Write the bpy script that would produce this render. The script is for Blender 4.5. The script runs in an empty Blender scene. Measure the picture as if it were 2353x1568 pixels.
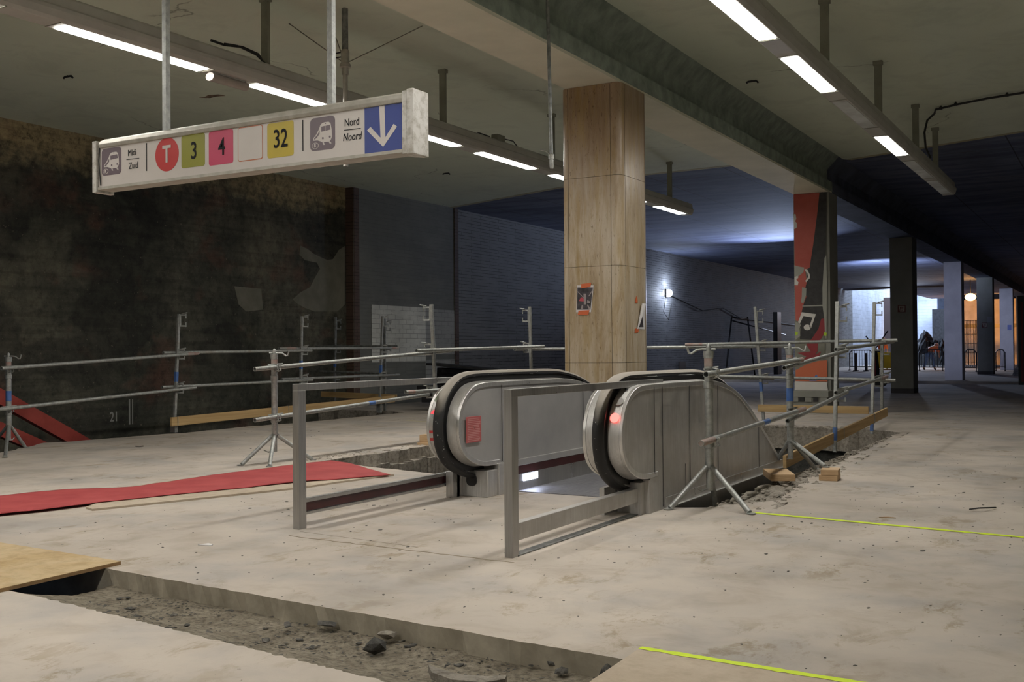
import bpy, bmesh, math, random
from mathutils import Vector, Matrix
from mathutils.geometry import tessellate_polygon
PI = math.pi
random.seed(7)
scn = bpy.context.scene
col = scn.collection
# ---------------------------------------------------------------- camera (solved from the vanishing lines of the station)
F = 2437.52; YAW, PIT, ROL = 0.523371, 0.0101048, -0.0077105; H = 1.2
def _rot():
    f = Vector((-math.sin(YAW), math.cos(YAW), 0)); r = Vector((math.cos(YAW), math.sin(YAW), 0)); u = Vector((0, 0, 1))
    f, u = f*math.cos(PIT)+u*math.sin(PIT), -f*math.sin(PIT)+u*math.cos(PIT)
    r, u = r*math.cos(ROL)+u*math.sin(ROL), -r*math.sin(ROL)+u*math.cos(ROL)
    return r, u, f
CR, CU, CF = _rot()
CAM = Vector((0, 0, H))
def ray(x, y): return CF*F + CR*(x-1176.5) - CU*(y-784)
def G(x, y, z=0.0): d = ray(x, y); return CAM + d*((z-H)/d.z)
def AX(x, y, X): d = ray(x, y); return CAM + d*(X/d.x)
def AY(x, y, Y): d = ray(x, y); return CAM + d*(Y/d.y)
cam_d = bpy.data.cameras.new('camera'); cam = bpy.data.objects.new('camera', cam_d); col.objects.link(cam)
cam_d.sensor_width = 36; cam_d.lens = 36*F/2353; cam_d.clip_end = 400
m = Matrix((CR, CU, -CF)).transposed().to_4x4(); m.translation = CAM; cam.matrix_world = m
scn.camera = cam

# ---------------------------------------------------------------- materials
def lin(c):
    if isinstance(c, (int, float)): c = (c, c, c)
    return tuple(((v/255)/12.92 if v <= 10 else (((v/255)+.055)/1.055)**2.4) for v in c)
class NT:
    def __init__(s, name):
        s.m = bpy.data.materials.new(name); s.m.use_nodes = True; s.t = s.m.node_tree; s.n = s.t.nodes; s.b = s.n['Principled BSDF']
        s.tc = s.n.new('ShaderNodeTexCoord')
    def link(s, a, b): s.t.links.new(a, b)
    def mapping(s, scale=(1, 1, 1), rot=(0, 0, 0), loc=(0, 0, 0)):
        mp = s.n.new('ShaderNodeMapping'); mp.inputs['Scale'].default_value = scale; mp.inputs['Rotation'].default_value = rot; mp.inputs['Location'].default_value = loc
        s.link(s.tc.outputs['Object'], mp.inputs[0]); return mp.outputs[0]
    def noise(s, scale, detail=5, rough=.6, vec=None, dist=0):
        n = s.n.new('ShaderNodeTexNoise'); n.inputs['Scale'].default_value = scale; n.inputs['Detail'].default_value = detail
        n.inputs['Roughness'].default_value = rough; n.inputs['Distortion'].default_value = dist
        s.link(vec if vec is not None else s.tc.outputs['Object'], n.inputs['Vector']); return n.outputs['Fac']
    def ramp(s, fac, stops):
        r = s.n.new('ShaderNodeValToRGB'); e = r.color_ramp.elements
        e[0].position = stops[0][0]; e[0].color = (*stops[0][1], 1); e[1].position = stops[-1][0]; e[1].color = (*stops[-1][1], 1)
        for p, c in stops[1:-1]:
            x = e.new(p); x.color = (*c, 1)
        s.link(fac, r.inputs[0]); return r.outputs[0]
    def mix(s, fac, a, b, mode='MIX'):
        mx = s.n.new('ShaderNodeMix'); mx.data_type = 'RGBA'; mx.blend_type = mode
        for i, v in ((0, fac), (6, a), (7, b)):
            if hasattr(v, 'node'): s.link(v, mx.inputs[i])
            else: mx.inputs[i].default_value = v if i == 0 else (*v, 1)
        return mx.outputs[2]
    def bump(s, h, strength=.3, dist=.01):
        b = s.n.new('ShaderNodeBump'); b.inputs['Strength'].default_value = strength; b.inputs['Distance'].default_value = dist
        s.link(h, b.inputs['Height']); s.link(b.outputs[0], s.b.inputs['Normal'])
    def base(s, c):
        if hasattr(c, 'node'): s.link(c, s.b.inputs['Base Color'])
        else: s.b.inputs['Base Color'].default_value = (*c, 1)
    def rm(s, r, m=0):
        s.b.inputs['Metallic'].default_value = m
        if hasattr(r, 'node'): s.link(r, s.b.inputs['Roughness'])
        else: s.b.inputs['Roughness'].default_value = r
def simple(name, c1, c2=None, scale=6, rough=.7, metal=0, bump=0, bscale=40, stretch=(1, 1, 1), lo=.35, hi=.65):
    t = NT(name); c2 = c2 or c1
    v = t.mapping(stretch)
    t.base(t.ramp(t.noise(scale, vec=v), [(lo, c1), (hi, c2)])); t.rm(rough, metal)
    if bump: t.bump(t.noise(bscale, vec=v), bump, .004)
    return t.m
M = {}
def w1(): # concrete floor covered with beige dust
    t = NT('dusty_floor')
    big = t.ramp(t.noise(.55, 4, .55), [(.32, (.40, .352, .30)), (.5, (.49, .435, .375)), (.68, (.58, .515, .445))])
    mid = t.ramp(t.noise(2.6, 6, .65, dist=.6), [(.33, (.80, .77, .72)), (.5, (1, 1, 1)), (.7, (1.06, 1.05, 1.04))])
    c = t.mix(.7, big, mid, 'MULTIPLY')
    st = t.ramp(t.noise(4.5, 9, .75, vec=t.mapping((1, .6, 1), (0, 0, .9)), dist=.4), [(.53, (1, 1, 1)), (.61, (.70, .64, .52))])
    st = t.mix(t.ramp(t.noise(.9, 4, .6, vec=t.mapping((1, 1, 1), loc=(5, 1, 0))), [(.46, (0, 0, 0)), (.6, (1, 1, 1))]), (1, 1, 1), st)
    c = t.mix(.9, c, st, 'MULTIPLY')
    gr = t.ramp(t.noise(1.0, 5, .6, vec=t.mapping((1, 1, 1), loc=(7, 3, 0))), [(.48, (1, 1, 1)), (.64, (.80, .83, .88))])
    c = t.mix(.9, c, gr, 'MULTIPLY')
    sp = t.ramp(t.noise(38, 2, .5), [(.70, (1, 1, 1)), (.75, (.35, .31, .26))])
    msk = t.ramp(t.noise(1.7, 3, .6, vec=t.mapping((1, 1, 1), loc=(2, 9, 0))), [(.42, (0, 0, 0)), (.62, (1, 1, 1))])
    spm = t.mix(msk, (1, 1, 1), sp)
    c = t.mix(.8, c, spm, 'MULTIPLY')
    t.base(c); t.rm(.9)
    t.bump(t.noise(30, 6, .7), .22, .004)
    return t.m
M['floor'] = w1()
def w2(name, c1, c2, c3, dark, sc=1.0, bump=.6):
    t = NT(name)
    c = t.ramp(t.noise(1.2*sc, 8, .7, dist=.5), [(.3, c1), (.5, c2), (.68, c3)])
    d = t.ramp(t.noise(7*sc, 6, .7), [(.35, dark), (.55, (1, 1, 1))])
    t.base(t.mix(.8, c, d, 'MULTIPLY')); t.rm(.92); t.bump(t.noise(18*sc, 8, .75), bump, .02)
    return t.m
M['rubble'] = w2('rubble_ground', (.27, .225, .165), (.42, .36, .27), (.54, .47, .37), (.30, .31, .31), 4.5, 1)
M['raw'] = w2('raw_concrete', (.34, .305, .26), (.46, .415, .35), (.56, .51, .44), (.42, .40, .37), 3, .9)
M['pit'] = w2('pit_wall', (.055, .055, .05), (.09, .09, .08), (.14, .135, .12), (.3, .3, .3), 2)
M['cutedge'] = simple('cut_mortar_edge', (.30, .265, .205), (.42, .375, .295), 7, .9, bump=.4)
def soot():
    t = NT('sooty_wall')
    c = t.ramp(t.noise(.45, 9, .72, dist=.3), [(.28, (.014, .014, .011)), (.42, (.040, .041, .032)), (.55, (.082, .079, .061)), (.70, (.15, .135, .10))])
    # upper dirty cream band
    sep = t.n.new('ShaderNodeSeparateXYZ'); t.link(t.tc.outputs['Object'], sep.inputs[0])
    nz = t.noise(1.5, 6, .7)
    ad = t.n.new('ShaderNodeMath'); ad.operation = 'MULTIPLY_ADD'; ad.inputs[1].default_value = 1.3
    t.link(nz, ad.inputs[0]); t.link(sep.outputs[2], ad.inputs[2])
    band = t.ramp(ad.outputs[0], [(.0, (0, 0, 0)), (1, (1, 1, 1))])
    mr = t.n.new('ShaderNodeMapRange'); mr.inputs[1].default_value = 4.85; mr.inputs[2].default_value = 5.25
    t.link(ad.outputs[0], mr.inputs[0])
    cream = t.ramp(t.noise(9, 6, .75), [(.32, (.09, .07, .04)), (.45, (.27, .215, .12)), (.7, (.36, .29, .17))])
    c = t.mix(mr.outputs[0], c, cream)
    red = t.ramp(t.noise(.8, 5, .6, vec=t.mapping((1, 1, 1.3), loc=(0, 3.5, 2))), [(.55, (0, 0, 0)), (.68, (1, 1, 1))])
    c = t.mix(t.mix(.3, (0, 0, 0), red), c, (.20, .07, .045))
    form = t.noise(1.0, 4, .6, vec=t.mapping((1, .35, 9)))
    c = t.mix(.5, c, t.ramp(form, [(.38, (.6, .6, .6)), (.52, (1.15, 1.15, 1.15))]), 'MULTIPLY')
    pt = t.ramp(t.noise(.55, 2, .4, vec=t.mapping((1, 1, 1.6), loc=(5, 5, 5))), [(.45, (.7, .7, .7)), (.47, (1.25, 1.25, 1.2))])
    c = t.mix(.7, c, pt, 'MULTIPLY')
    fine = t.ramp(t.noise(6, 9, .8), [(.36, (.45, .45, .45)), (.5, (1, 1, 1)), (.66, (1.3, 1.3, 1.28))]); c = t.mix(.9, c, fine, 'MULTIPLY')
    dots = t.ramp(t.noise(16, 2, .5), [(.68, (0, 0, 0)), (.74, (.5, .5, .5))])
    c = t.mix(dots, c, (.24, .2, .15))
    t.base(c); t.rm(.85); t.bump(t.noise(5, 8, .7), .5, .02)
    return t.m
M['soot'] = soot()
def brick(name, paint, joint, soft=.0, w=.22, h=.075, off=.5):
    t = NT(name)
    cmb = t.n.new('ShaderNodeSeparateXYZ'); t.link(t.tc.outputs['Object'], cmb.inputs[0])
    cc = t.n.new('ShaderNodeCombineXYZ'); t.link(cmb.outputs[1], cc.inputs[0]); t.link(cmb.outputs[2], cc.inputs[1])
    b = t.n.new('ShaderNodeTexBrick'); t.link(cc.outputs[0], b.inputs[0])
    b.inputs['Scale'].default_value = 1; b.inputs['Brick Width'].default_value = w; b.inputs['Row Height'].default_value = h; b.inputs['Mortar Size'].default_value = .007
    b.inputs['Mortar Smooth'].default_value = .2
    b.inputs['Color1'].default_value = (1, 1, 1, 1); b.inputs['Color2'].default_value = (.88, .88, .88, 1); b.inputs['Mortar'].default_value = (*joint, 1)
    msk = t.ramp(t.noise(2.2, 6, .7, vec=t.mapping((1, .5, 3))), [(.40, (0, 0, 0)), (.52, (1, 1, 1))])
    bc = t.mix(msk, (1, 1, 1), b.outputs['Color'])
    p = t.ramp(t.noise(.7, 6, .65), [(.3, tuple(v*.78 for v in paint)), (.7, tuple(v*1.15 for v in paint))])
    t.base(t.mix(1, p, bc, 'MULTIPLY')); t.rm(.75)
    t.bump(b.outputs['Fac'], -.3 if not soft else -.1, .006)
    return t.m
M['brick_a'] = brick('painted_brick_grey', (.20, .205, .188), (.78, .78, .78), 1, .7, .085)
M['brick_b'] = brick('painted_brick_worn', (.26, .265, .27), (.10, .10, .10), 0, .95, .085)
M['brick_white'] = brick('whitewashed_brick', (.82, .83, .78), (.5, .5, .5), 0, .3, .11)
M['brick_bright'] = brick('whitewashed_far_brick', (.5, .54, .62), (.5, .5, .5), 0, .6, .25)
M['redbrick'] = brick('bare_red_brick', (.12, .075, .055), (.35, .35, .35))
def ceil_m(name, c1, c2, joints=False, bl=None):
    t = NT(name)
    c = t.ramp(t.noise(.35, 5, .6), [(.3, c1), (.7, c2)])
    s = t.ramp(t.noise(1.5, 8, .7, dist=1), [(.38, (.85, .85, .85)), (.5, (1, 1, 1))])
    c = t.mix(.6, c, s, 'MULTIPLY')
    cr = t.n.new('ShaderNodeTexVoronoi'); cr.feature = 'DISTANCE_TO_EDGE'; cr.inputs['Scale'].default_value = .22
    nz = t.n.new('ShaderNodeTexNoise'); nz.inputs['Scale'].default_value = 1.4; nz.inputs['Detail'].default_value = 6
    va = t.n.new('ShaderNodeVectorMath'); va.operation = 'MULTIPLY_ADD'; va.inputs[1].default_value = (.8, .8, .8)
    t.link(t.tc.outputs['Object'], nz.inputs['Vector']); t.link(nz.outputs['Color'], va.inputs[0]); t.link(t.tc.outputs['Object'], va.inputs[2]); t.link(va.outputs[0], cr.inputs['Vector'])
    cm = t.ramp(cr.outputs['Distance'], [(.0, (.3, .3, .28)), (.0035, (1, 1, 1))])
    gate = t.ramp(t.noise(.5, 3, .5, vec=t.mapping((1, 1, 1), loc=(4, 4, 4))), [(.53, (0, 0, 0)), (.58, (1, 1, 1))])
    c = t.mix(t.mix(gate, (0, 0, 0), (.8, .8, .8)), c, cm, 'MULTIPLY')
    if joints:
        sp = t.n.new('ShaderNodeSeparateXYZ'); t.link(t.tc.outputs['Object'], sp.inputs[0])
        cc = t.n.new('ShaderNodeCombineXYZ'); t.link(sp.outputs[1], cc.inputs[0]); t.link(sp.outputs[0], cc.inputs[1])
        b = t.n.new('ShaderNodeTexBrick'); t.link(cc.outputs[0], b.inputs[0]); b.inputs['Scale'].default_value = 1
        b.inputs['Brick Width'].default_value = 3.6; b.inputs['Row Height'].default_value = 1.75; b.inputs['Mortar Size'].default_value = .012; b.offset = 0
        b.inputs['Color1'].default_value = b.inputs['Color2'].default_value = (1, 1, 1, 1); b.inputs['Mortar'].default_value = (.25, .25, .25, 1)
        c = t.mix(1, c, b.outputs['Color'], 'MULTIPLY')
        st = t.ramp(t.noise(1.2, 7, .7, vec=t.mapping((.35, 1.6, 1))), [(.42, (.4, .43, .6)), (.55, (1, 1, 1))])
        c = t.mix(.8, c, st, 'MULTIPLY')
    t.base(c); t.rm(.8); t.bump(t.noise(9, 6, .6), .12, .01)
    return t.m
M['ceil'] = ceil_m('olive_painted_ceiling', (.62, .665, .55), (.72, .77, .64))
M['ceil_blue'] = ceil_m('blue_black_ceiling', (.085, .10, .16), (.165, .185, .27), True)
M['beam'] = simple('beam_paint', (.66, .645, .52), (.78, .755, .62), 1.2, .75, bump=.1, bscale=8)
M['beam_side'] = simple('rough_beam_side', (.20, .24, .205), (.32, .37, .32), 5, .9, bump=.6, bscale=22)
M['beam_blue'] = simple('dark_beam_paint', (.075, .085, .12), (.13, .145, .20), 2, .8, bump=.1, bscale=8)
M['cream'] = simple('cream_paint_edge', (.42, .38, .24), (.5, .46, .31), 5, .8)
def stainless(name, c, r=.38, dust=.35):
    t = NT(name)
    br = t.noise(3, 3, .6, vec=t.mapping((40, 40, 1.2)))
    cc = t.mix(.5, (c, c*.98, c*.95), t.ramp(br, [(.35, (c*.75,)*3), (.65, (c*1.15,)*3)]))
    ds = t.ramp(t.noise(2.2, 7, .68), [(.36, (0, 0, 0)), (.66, (dust,)*3)])
    t.base(t.mix(ds, cc, (.36, .335, .30)))
    sc = t.ramp(t.noise(9, 3, .5, vec=t.mapping((1, 1, .4))), [(.3, (r*.8,)*3), (.7, (min(1, r*1.3),)*3)])
    t.link(sc, t.b.inputs['Roughness'])
    mm = t.ramp(ds, [(0, (.9, .9, .9)), (.8, (.3, .3, .3))]); t.link(mm, t.b.inputs['Metallic'])
    return t.m
M['steel'] = stainless('brushed_stainless', .70, .34, .4)
M['steel_dull'] = stainless('dusty_stainless', .62, .46, .6)
M['steel_frame'] = stainless('satin_steel_frame', .40, .34, .3)
M['inner'] = simple('pale_grey_panel', (.33, .325, .32), (.42, .41, .40), 1.6, .42, .25, bump=.03)
def galv():
    t = NT('galvanised_tube')
    c = t.ramp(t.noise(22, 5, .7), [(.3, (.26, .27, .26)), (.7, (.48, .49, .47))])
    rust = t.ramp(t.noise(3.5, 5, .7, vec=t.mapping((1, 1, 1), loc=(3, 1, 5))), [(.55, (0, 0, 0)), (.75, (.6, .6, .6))])
    t.base(t.mix(rust, c, (.33, .27, .19))); t.rm(.5, .55); t.bump(t.noise(60), .1, .002); return t.m
M['galv'] = galv()
M['galv_dark'] = simple('weathered_galvanised', (.16, .17, .165), (.32, .33, .32), 14, .55, .5)
M['redpaint'] = simple('worn_red_paint', (.36, .22, .19), (.36, .32, .29), 14, .6)
M['bluepaint'] = simple('blue_tape', (.05, .13, .40), (.10, .20, .46), 6, .5)
M['black'] = simple('black_rubber', (.012, .012, .013), (.02, .02, .02), 6, .45)
def rubber():
    t = NT('dusty_handrail_rubber')
    g = t.n.new('ShaderNodeNewGeometry'); s = t.n.new('ShaderNodeSeparateXYZ'); t.link(g.outputs['Normal'], s.inputs[0])
    a = t.n.new('ShaderNodeMath'); a.operation = 'MULTIPLY_ADD'; a.inputs[1].default_value = .25; t.link(t.noise(6, 5, .6), a.inputs[0]); t.link(s.outputs[2], a.inputs[2])
    f = t.ramp(a.outputs[0], [(.34, (0, 0, 0)), (.72, (1, 1, 1))])
    sp = t.ramp(t.noise(45, 2, .5), [(.70, (0, 0, 0)), (.73, (.8, .8, .8))])
    c = t.mix(f, (.014, .014, .015), (.36, .325, .28)); t.base(t.mix(sp, c, (.5, .5, .48))); t.rm(.6); return t.m
M['rubber'] = rubber()
M['darkred'] = simple('dark_red_strip', (.035, .008, .010), (.06, .012, .014), 5, .35)
M['white'] = w2('chipped_white_enamel', (.50, .485, .45), (.58, .565, .53), (.62, .61, .58), (.55, .52, .46), 3, .1)
M['signwhite'] = simple('sign_panel_white', (.62, .575, .545), (.67, .63, .60), 2.5, .4)
M['alu'] = simple('weathered_aluminium', (.40, .38, .33), (.52, .50, .45), 12, .5, .35, bump=.1)
M['housing'] = simple('luminaire_housing', (.45, .44, .41), (.52, .51, .48), 3, .5)
M['hanger'] = simple('luminaire_hanger', (.22, .22, .175), (.30, .30, .24), 3, .6)
M['offpanel'] = simple('unlit_diffuser', (.5, .52, .50), (.8, .83, .82), 2.5, .4)
def emis(name, c, s):
    m_ = bpy.data.materials.new(name); m_.use_nodes = True; b = m_.node_tree.nodes['Principled BSDF']
    b.inputs['Base Color'].default_value = (*[v*.3 for v in c], 1)
    b.inputs['Emission Color'].default_value = (*c, 1); b.inputs['Emission Strength'].default_value = s
    return m_
M['lamp'] = emis('lit_diffuser', (1, .965, .90), 46)
M['redlamp'] = emis('lit_red_indicator', (1, .12, .10), 3.5)
M['dimred'] = emis('dim_red_indicator', (1, .08, .10), .9)
M['skirtlamp'] = emis('skirt_lamp', (.72, .78, 1), 22)
M['flood'] = emis('cool_floodlamp_glass', (.75, .85, 1), 160)
M['sodium'] = emis('sodium_lamp_glass', (1, .50, .14), 9)
def wood(name, a, b, sc=(6, 6, 60), rough=.65):
    t = NT(name); v = t.mapping(sc)
    t.base(t.ramp(t.noise(1, 5, .6, vec=v, dist=.8), [(.3, a), (.7, b)])); t.rm(rough); return t.m
M['board'] = wood('yellow_pine_board', (.42, .27, .11), (.58, .40, .19), (1, .6, 30))
M['block'] = wood('raw_wood_block', (.46, .29, .15), (.66, .47, .28), (4, 4, 40))
M['ply'] = w2('dusty_plywood', (.46, .32, .15), (.56, .42, .24), (.6, .48, .30), (.75, .73, .68), 1.6, .15)
M['plydust'] = w2('plywood_under_dust', (.44, .36, .27), (.50, .42, .325), (.56, .475, .37), (.85, .83, .8), 1.6, .15)
M['plyedge'] = simple('plywood_edge', (.22, .13, .055), (.30, .19, .09), 10, .8)
M['redcloth'] = simple('red_floor_cloth', (.36, .042, .045), (.45, .07, .07), 3, .75, bump=.15, bscale=12)
M['redsteel'] = simple('red_primed_steel', (.28, .035, .025), (.38, .06, .045), 3, .6)
def travertine():
    t = NT('travertine_cladding')
    v = t.mapping((3, 3, .45))
    c = t.ramp(t.noise(2.2, 9, .75, vec=v, dist=.5), [(.30, (.30, .215, .125)), (.43, (.44, .345, .23)), (.55, (.53, .445, .33)), (.7, (.62, .545, .44))])
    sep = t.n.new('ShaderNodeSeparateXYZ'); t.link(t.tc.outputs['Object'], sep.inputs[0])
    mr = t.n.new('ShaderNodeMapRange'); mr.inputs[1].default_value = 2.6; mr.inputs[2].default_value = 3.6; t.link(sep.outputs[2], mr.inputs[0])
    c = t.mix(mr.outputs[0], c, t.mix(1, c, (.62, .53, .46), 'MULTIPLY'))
    oc = t.ramp(t.noise(1, 7, .7, vec=t.mapping((12, 12, 1.3), loc=(1, 2, 3))), [(.48, (0, 0, 0)), (.66, (.6, .6, .6))])
    c = t.mix(oc, c, (.36, .24, .075))
    pit = t.ramp(t.noise(1, 4, .6, vec=t.mapping((60, 60, 14))), [(.62, (1, 1, 1)), (.72, (.35, .28, .2))])
    c = t.mix(.8, c, pit, 'MULTIPLY')
    t.base(c); t.rm(.32); t.b.inputs['Specular IOR Level'].default_value = .35; t.bump(t.noise(1, 4, .6, vec=t.mapping((60, 60, 14))), .12, .003); return t.m
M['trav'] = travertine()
M['joint'] = simple('dark_joint', (.05, .035, .02), (.07, .05, .03), 5, .9)
M['colgrey'] = simple('grey_column_paint', (.22, .22, .195), (.26, .26, .235), 2, .8)
M['colwhite'] = simple('white_column_paint', (.52, .52, .56), (.62, .62, .66), 2, .8, bump=.1)
M['colbare'] = simple('bare_column_plaster', (.17, .17, .135), (.24, .24, .2), 4, .85, bump=.2)
M['yellowline'] = simple('fluorescent_yellow_line', (.62, .80, .01), (.70, .86, .03), 20, .7)
M['yellowfaint'] = simple('faint_yellow_line', (.62, .58, .14), (.60, .56, .2), 20, .8)
def flat(name, c, rough=.6): return simple(name, c, tuple(min(1, v*1.08) for v in c), 3, rough)
M['s_blue'] = flat('sign_blue', (.028, .052, .25), .35); M['s_red'] = flat('sign_red', (.52, .045, .045), .4)
M['s_green'] = flat('sign_olive', (.27, .27, .03), .4); M['s_pink'] = flat('sign_pink', (.55, .055, .13), .4)
M['s_yellow'] = flat('sign_yellow', (.52, .40, .03), .4); M['s_mauve'] = flat('sign_mauve', (.16, .125, .145), .4)
M['s_orange'] = flat('sign_orange_outline', (.55, .18, .08), .4); M['s_ink'] = flat('sign_ink', (.006, .007, .010), .85)
M['tape'] = flat('orange_tape', (.62, .14, .045), .5); M['paper'] = flat('white_paper', (.68, .66, .66), .6)
M['photo'] = simple('dark_printed_photo', (.015, .014, .018), (.09, .08, .09), 9, .35)
M['mur_red'] = simple('mural_red', (.40, .075, .055), (.46, .105, .08), 3, .65, bump=.15, bscale=10)
M['mur_black'] = simple('mural_black', (.016, .015, .015), (.035, .033, .033), 9, .6, bump=.3, bscale=30)
M['mur_crim'] = flat('mural_crimson', (.25, .025, .03)); M['mur_orange'] = flat('mural_orange', (.52, .13, .055)); M['mur_grey'] = flat('mural_torn_grey', (.30, .30, .26))
M['mur_white'] = flat('mural_white', (.6, .58, .54)); M['lime'] = flat('lime_dot', (.38, .55, .03))
M['plaque'] = flat('red_plaque', (.42, .10, .10)); M['plaqueline'] = flat('plaque_text', (.55, .25, .24)); M['arrowgreen'] = flat('green_disc', (.23, .26, .19), .35)
M['darkmetal'] = simple('dark_scrap_metal', (.006, .006, .007), (.022, .022, .024), 6, .6, .3)
M['skin'] = flat('skin', (.45, .25, .17)); M['hiviz'] = flat('orange_work_shirt', (.9, .22, .09)); M['jeans'] = flat('blue_trousers', (.22, .32, .50)); M['helmet'] = flat('pale_helmet', (.6, .3, .25))
M['skip'] = flat('yellow_skip_paint', (.85, .62, .03)); M['fence'] = simple('barrier_metal', (.03, .035, .045), (.06, .065, .08), 5, .5, .3)
M['farwarm'] = simple('far_plaster', (.45, .38, .28), (.6, .52, .4), 1.2, .8)
M['fardark'] = simple('far_dark_wall', (.05, .045, .045), (.09, .085, .09), 1, .8)
M['debris'] = w2('debris', (.10, .098, .09), (.19, .18, .165), (.36, .335, .29), (.35, .35, .35), 6, .9)

# ---------------------------------------------------------------- mesh helpers
class MB:
    def __init__(s): s.v = []; s.f = []; s.sm = []; s.mi = []; s.cur = 0
    def add(s, vs, fs, smooth=False):
        o = len(s.v); s.v += [tuple(v) for v in vs]; s.f += [tuple(i+o for i in f) for f in fs]; s.sm += [smooth]*len(fs); s.mi += [s.cur]*len(fs); return s
    def box(s, x0, x1, y0, y1, z0, z1):
        v = [(x, y, z) for z in (z0, z1) for y in (y0, y1) for x in (x0, x1)]
        return s.add(v, [(0, 2, 3, 1), (4, 5, 7, 6), (0, 1, 5, 4), (2, 6, 7, 3), (0, 4, 6, 2), (1, 3, 7, 5)])
    def bar(s, p0, p1, w, h, up=(0, 0, 1)):
        p0, p1 = Vector(p0), Vector(p1); d = (p1-p0).normalized(); up = Vector(up)
        if abs(d.dot(up)) > .98: up = Vector((0, 1, 0))
        a = d.cross(up).normalized(); b = a.cross(d)
        v = [p+a*i*w/2+b*j*h/2 for p in (p0, p1) for i, j in ((-1, -1), (1, -1), (1, 1), (-1, 1))]
        return s.add(v, [(0, 1, 2, 3), (7, 6, 5, 4), (0, 4, 5, 1), (1, 5, 6, 2), (2, 6, 7, 3), (3, 7, 4, 0)])
    def path(s, pts, r, n=12, hollow=False, closed=False, prof=None):
        pts = [Vector(p) for p in pts]; rings = []; k = len(pts); prev = None
        for i, p in enumerate(pts):
            if closed: d = pts[(i+1) % k]-pts[i-1]
            else: d = pts[min(i+1, k-1)]-pts[max(i-1, 0)]
            d.normalize()
            if prev is None:
                a = d.cross(Vector((0, 0, 1)))
                if a.length < .05: a = d.cross(Vector((1, 0, 0)))
                a.normalize()
            else: a = (prev-d*prev.dot(d)).normalized()
            prev = a; b = d.cross(a); rr = r[i] if isinstance(r, (list, tuple)) else r
            rings.append([p+(a*math.cos(2*PI*j/n)+b*math.sin(2*PI*j/n))*rr for j in range(n)])
        vs = [v for q in rings for v in q]; fs = []
        for i in range(k if closed else k-1):
            for j in range(n):
                i2 = (i+1) % k; fs.append((i*n+j, i2*n+j, i2*n+(j+1) % n, i*n+(j+1) % n))
        s.add(vs, fs, True)
        if not closed:
            if hollow:
                for q, d in ((rings[0], (pts[1]-pts[0]).normalized()), (rings[-1], (pts[-2]-pts[-1]).normalized())):
                    c = sum(q, Vector())/n; inn = [c+(v-c)*.8 for v in q]; deep = [v+d*.08 for v in inn]
                    s.add(q+inn+deep, [(j, (j+1) % n, n+(j+1) % n, n+j) for j in range(n)]+[(n+j, n+(j+1) % n, 2*n+(j+1) % n, 2*n+j) for j in range(n)]+[tuple(range(2*n, 3*n))])
            else: s.add(rings[0]+rings[-1], [tuple(range(n))[::-1], tuple(range(n, 2*n))])
        return s
    def tube(s, p0, p1, r, n=12, hollow=False): return s.path([p0, p1], r, n, hollow)
    def prism(s, poly, a0, a1, axis='X', smooth=False):
        # poly: 2-D outline; axis X -> (y,z); Y -> (x,z); Z -> (x,y)
        def P(u, v, a): return (a, u, v) if axis == 'X' else ((u, a, v) if axis == 'Y' else (u, v, a))
        n = len(poly); vs = [P(u, v, a0) for u, v in poly]+[P(u, v, a1) for u, v in poly]
        tr = tessellate_polygon([[Vector((u, v, 0)) for u, v in poly]])
        s.add(vs, [tuple(t) for t in tr]+[tuple(i+n for i in t)[::-1] for t in tr])
        s.add(vs, [(i, (i+1) % n, n+(i+1) % n, n+i) for i in range(n)], smooth); return s
    def sphere(s, c, r, n=10, sc=(1, 1, 1)):
        vs = []; fs = []; m_ = n//2+1
        for i in range(m_+1):
            t = PI*i/m_
            for j in range(n): vs.append((c[0]+r*sc[0]*math.sin(t)*math.cos(2*PI*j/n), c[1]+r*sc[1]*math.sin(t)*math.sin(2*PI*j/n), c[2]+r*sc[2]*math.cos(t)))
        for i in range(m_):
            for j in range(n): fs.append((i*n+j, (i+1)*n+j, (i+1)*n+(j+1) % n, i*n+(j+1) % n))
        return s.add(vs, fs, True)
    def build(s, name, mat, parent=None, bevel=0, weld=True):
        me = bpy.data.meshes.new(name); me.from_pydata(s.v, [], s.f)
        for q in (mat if isinstance(mat, (list, tuple)) else [mat]): me.materials.append(M[q] if isinstance(q, str) else q)
        me.polygons.foreach_set('use_smooth', s.sm); me.polygons.foreach_set('material_index', s.mi)
        bm = bmesh.new(); bm.from_mesh(me)
        if weld: bmesh.ops.remove_doubles(bm, verts=bm.verts, dist=1e-5)
        bmesh.ops.recalc_face_normals(bm, faces=bm.faces)
        for e in bm.edges:
            if len(e.link_faces) == 2 and e.calc_face_angle(0) > .62: e.smooth = False
        bm.to_mesh(me); bm.free()
        o = bpy.data.objects.new(name, me); col.objects.link(o)
        if parent is not None:
            o.parent = parent; o.matrix_parent_inverse = parent_inv(parent)
        if bevel:
            b = o.modifiers.new('bevel', 'BEVEL'); b.width = bevel; b.segments = 2; b.limit_method = 'ANGLE'; b.angle_limit = math.radians(40)
        return o
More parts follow.
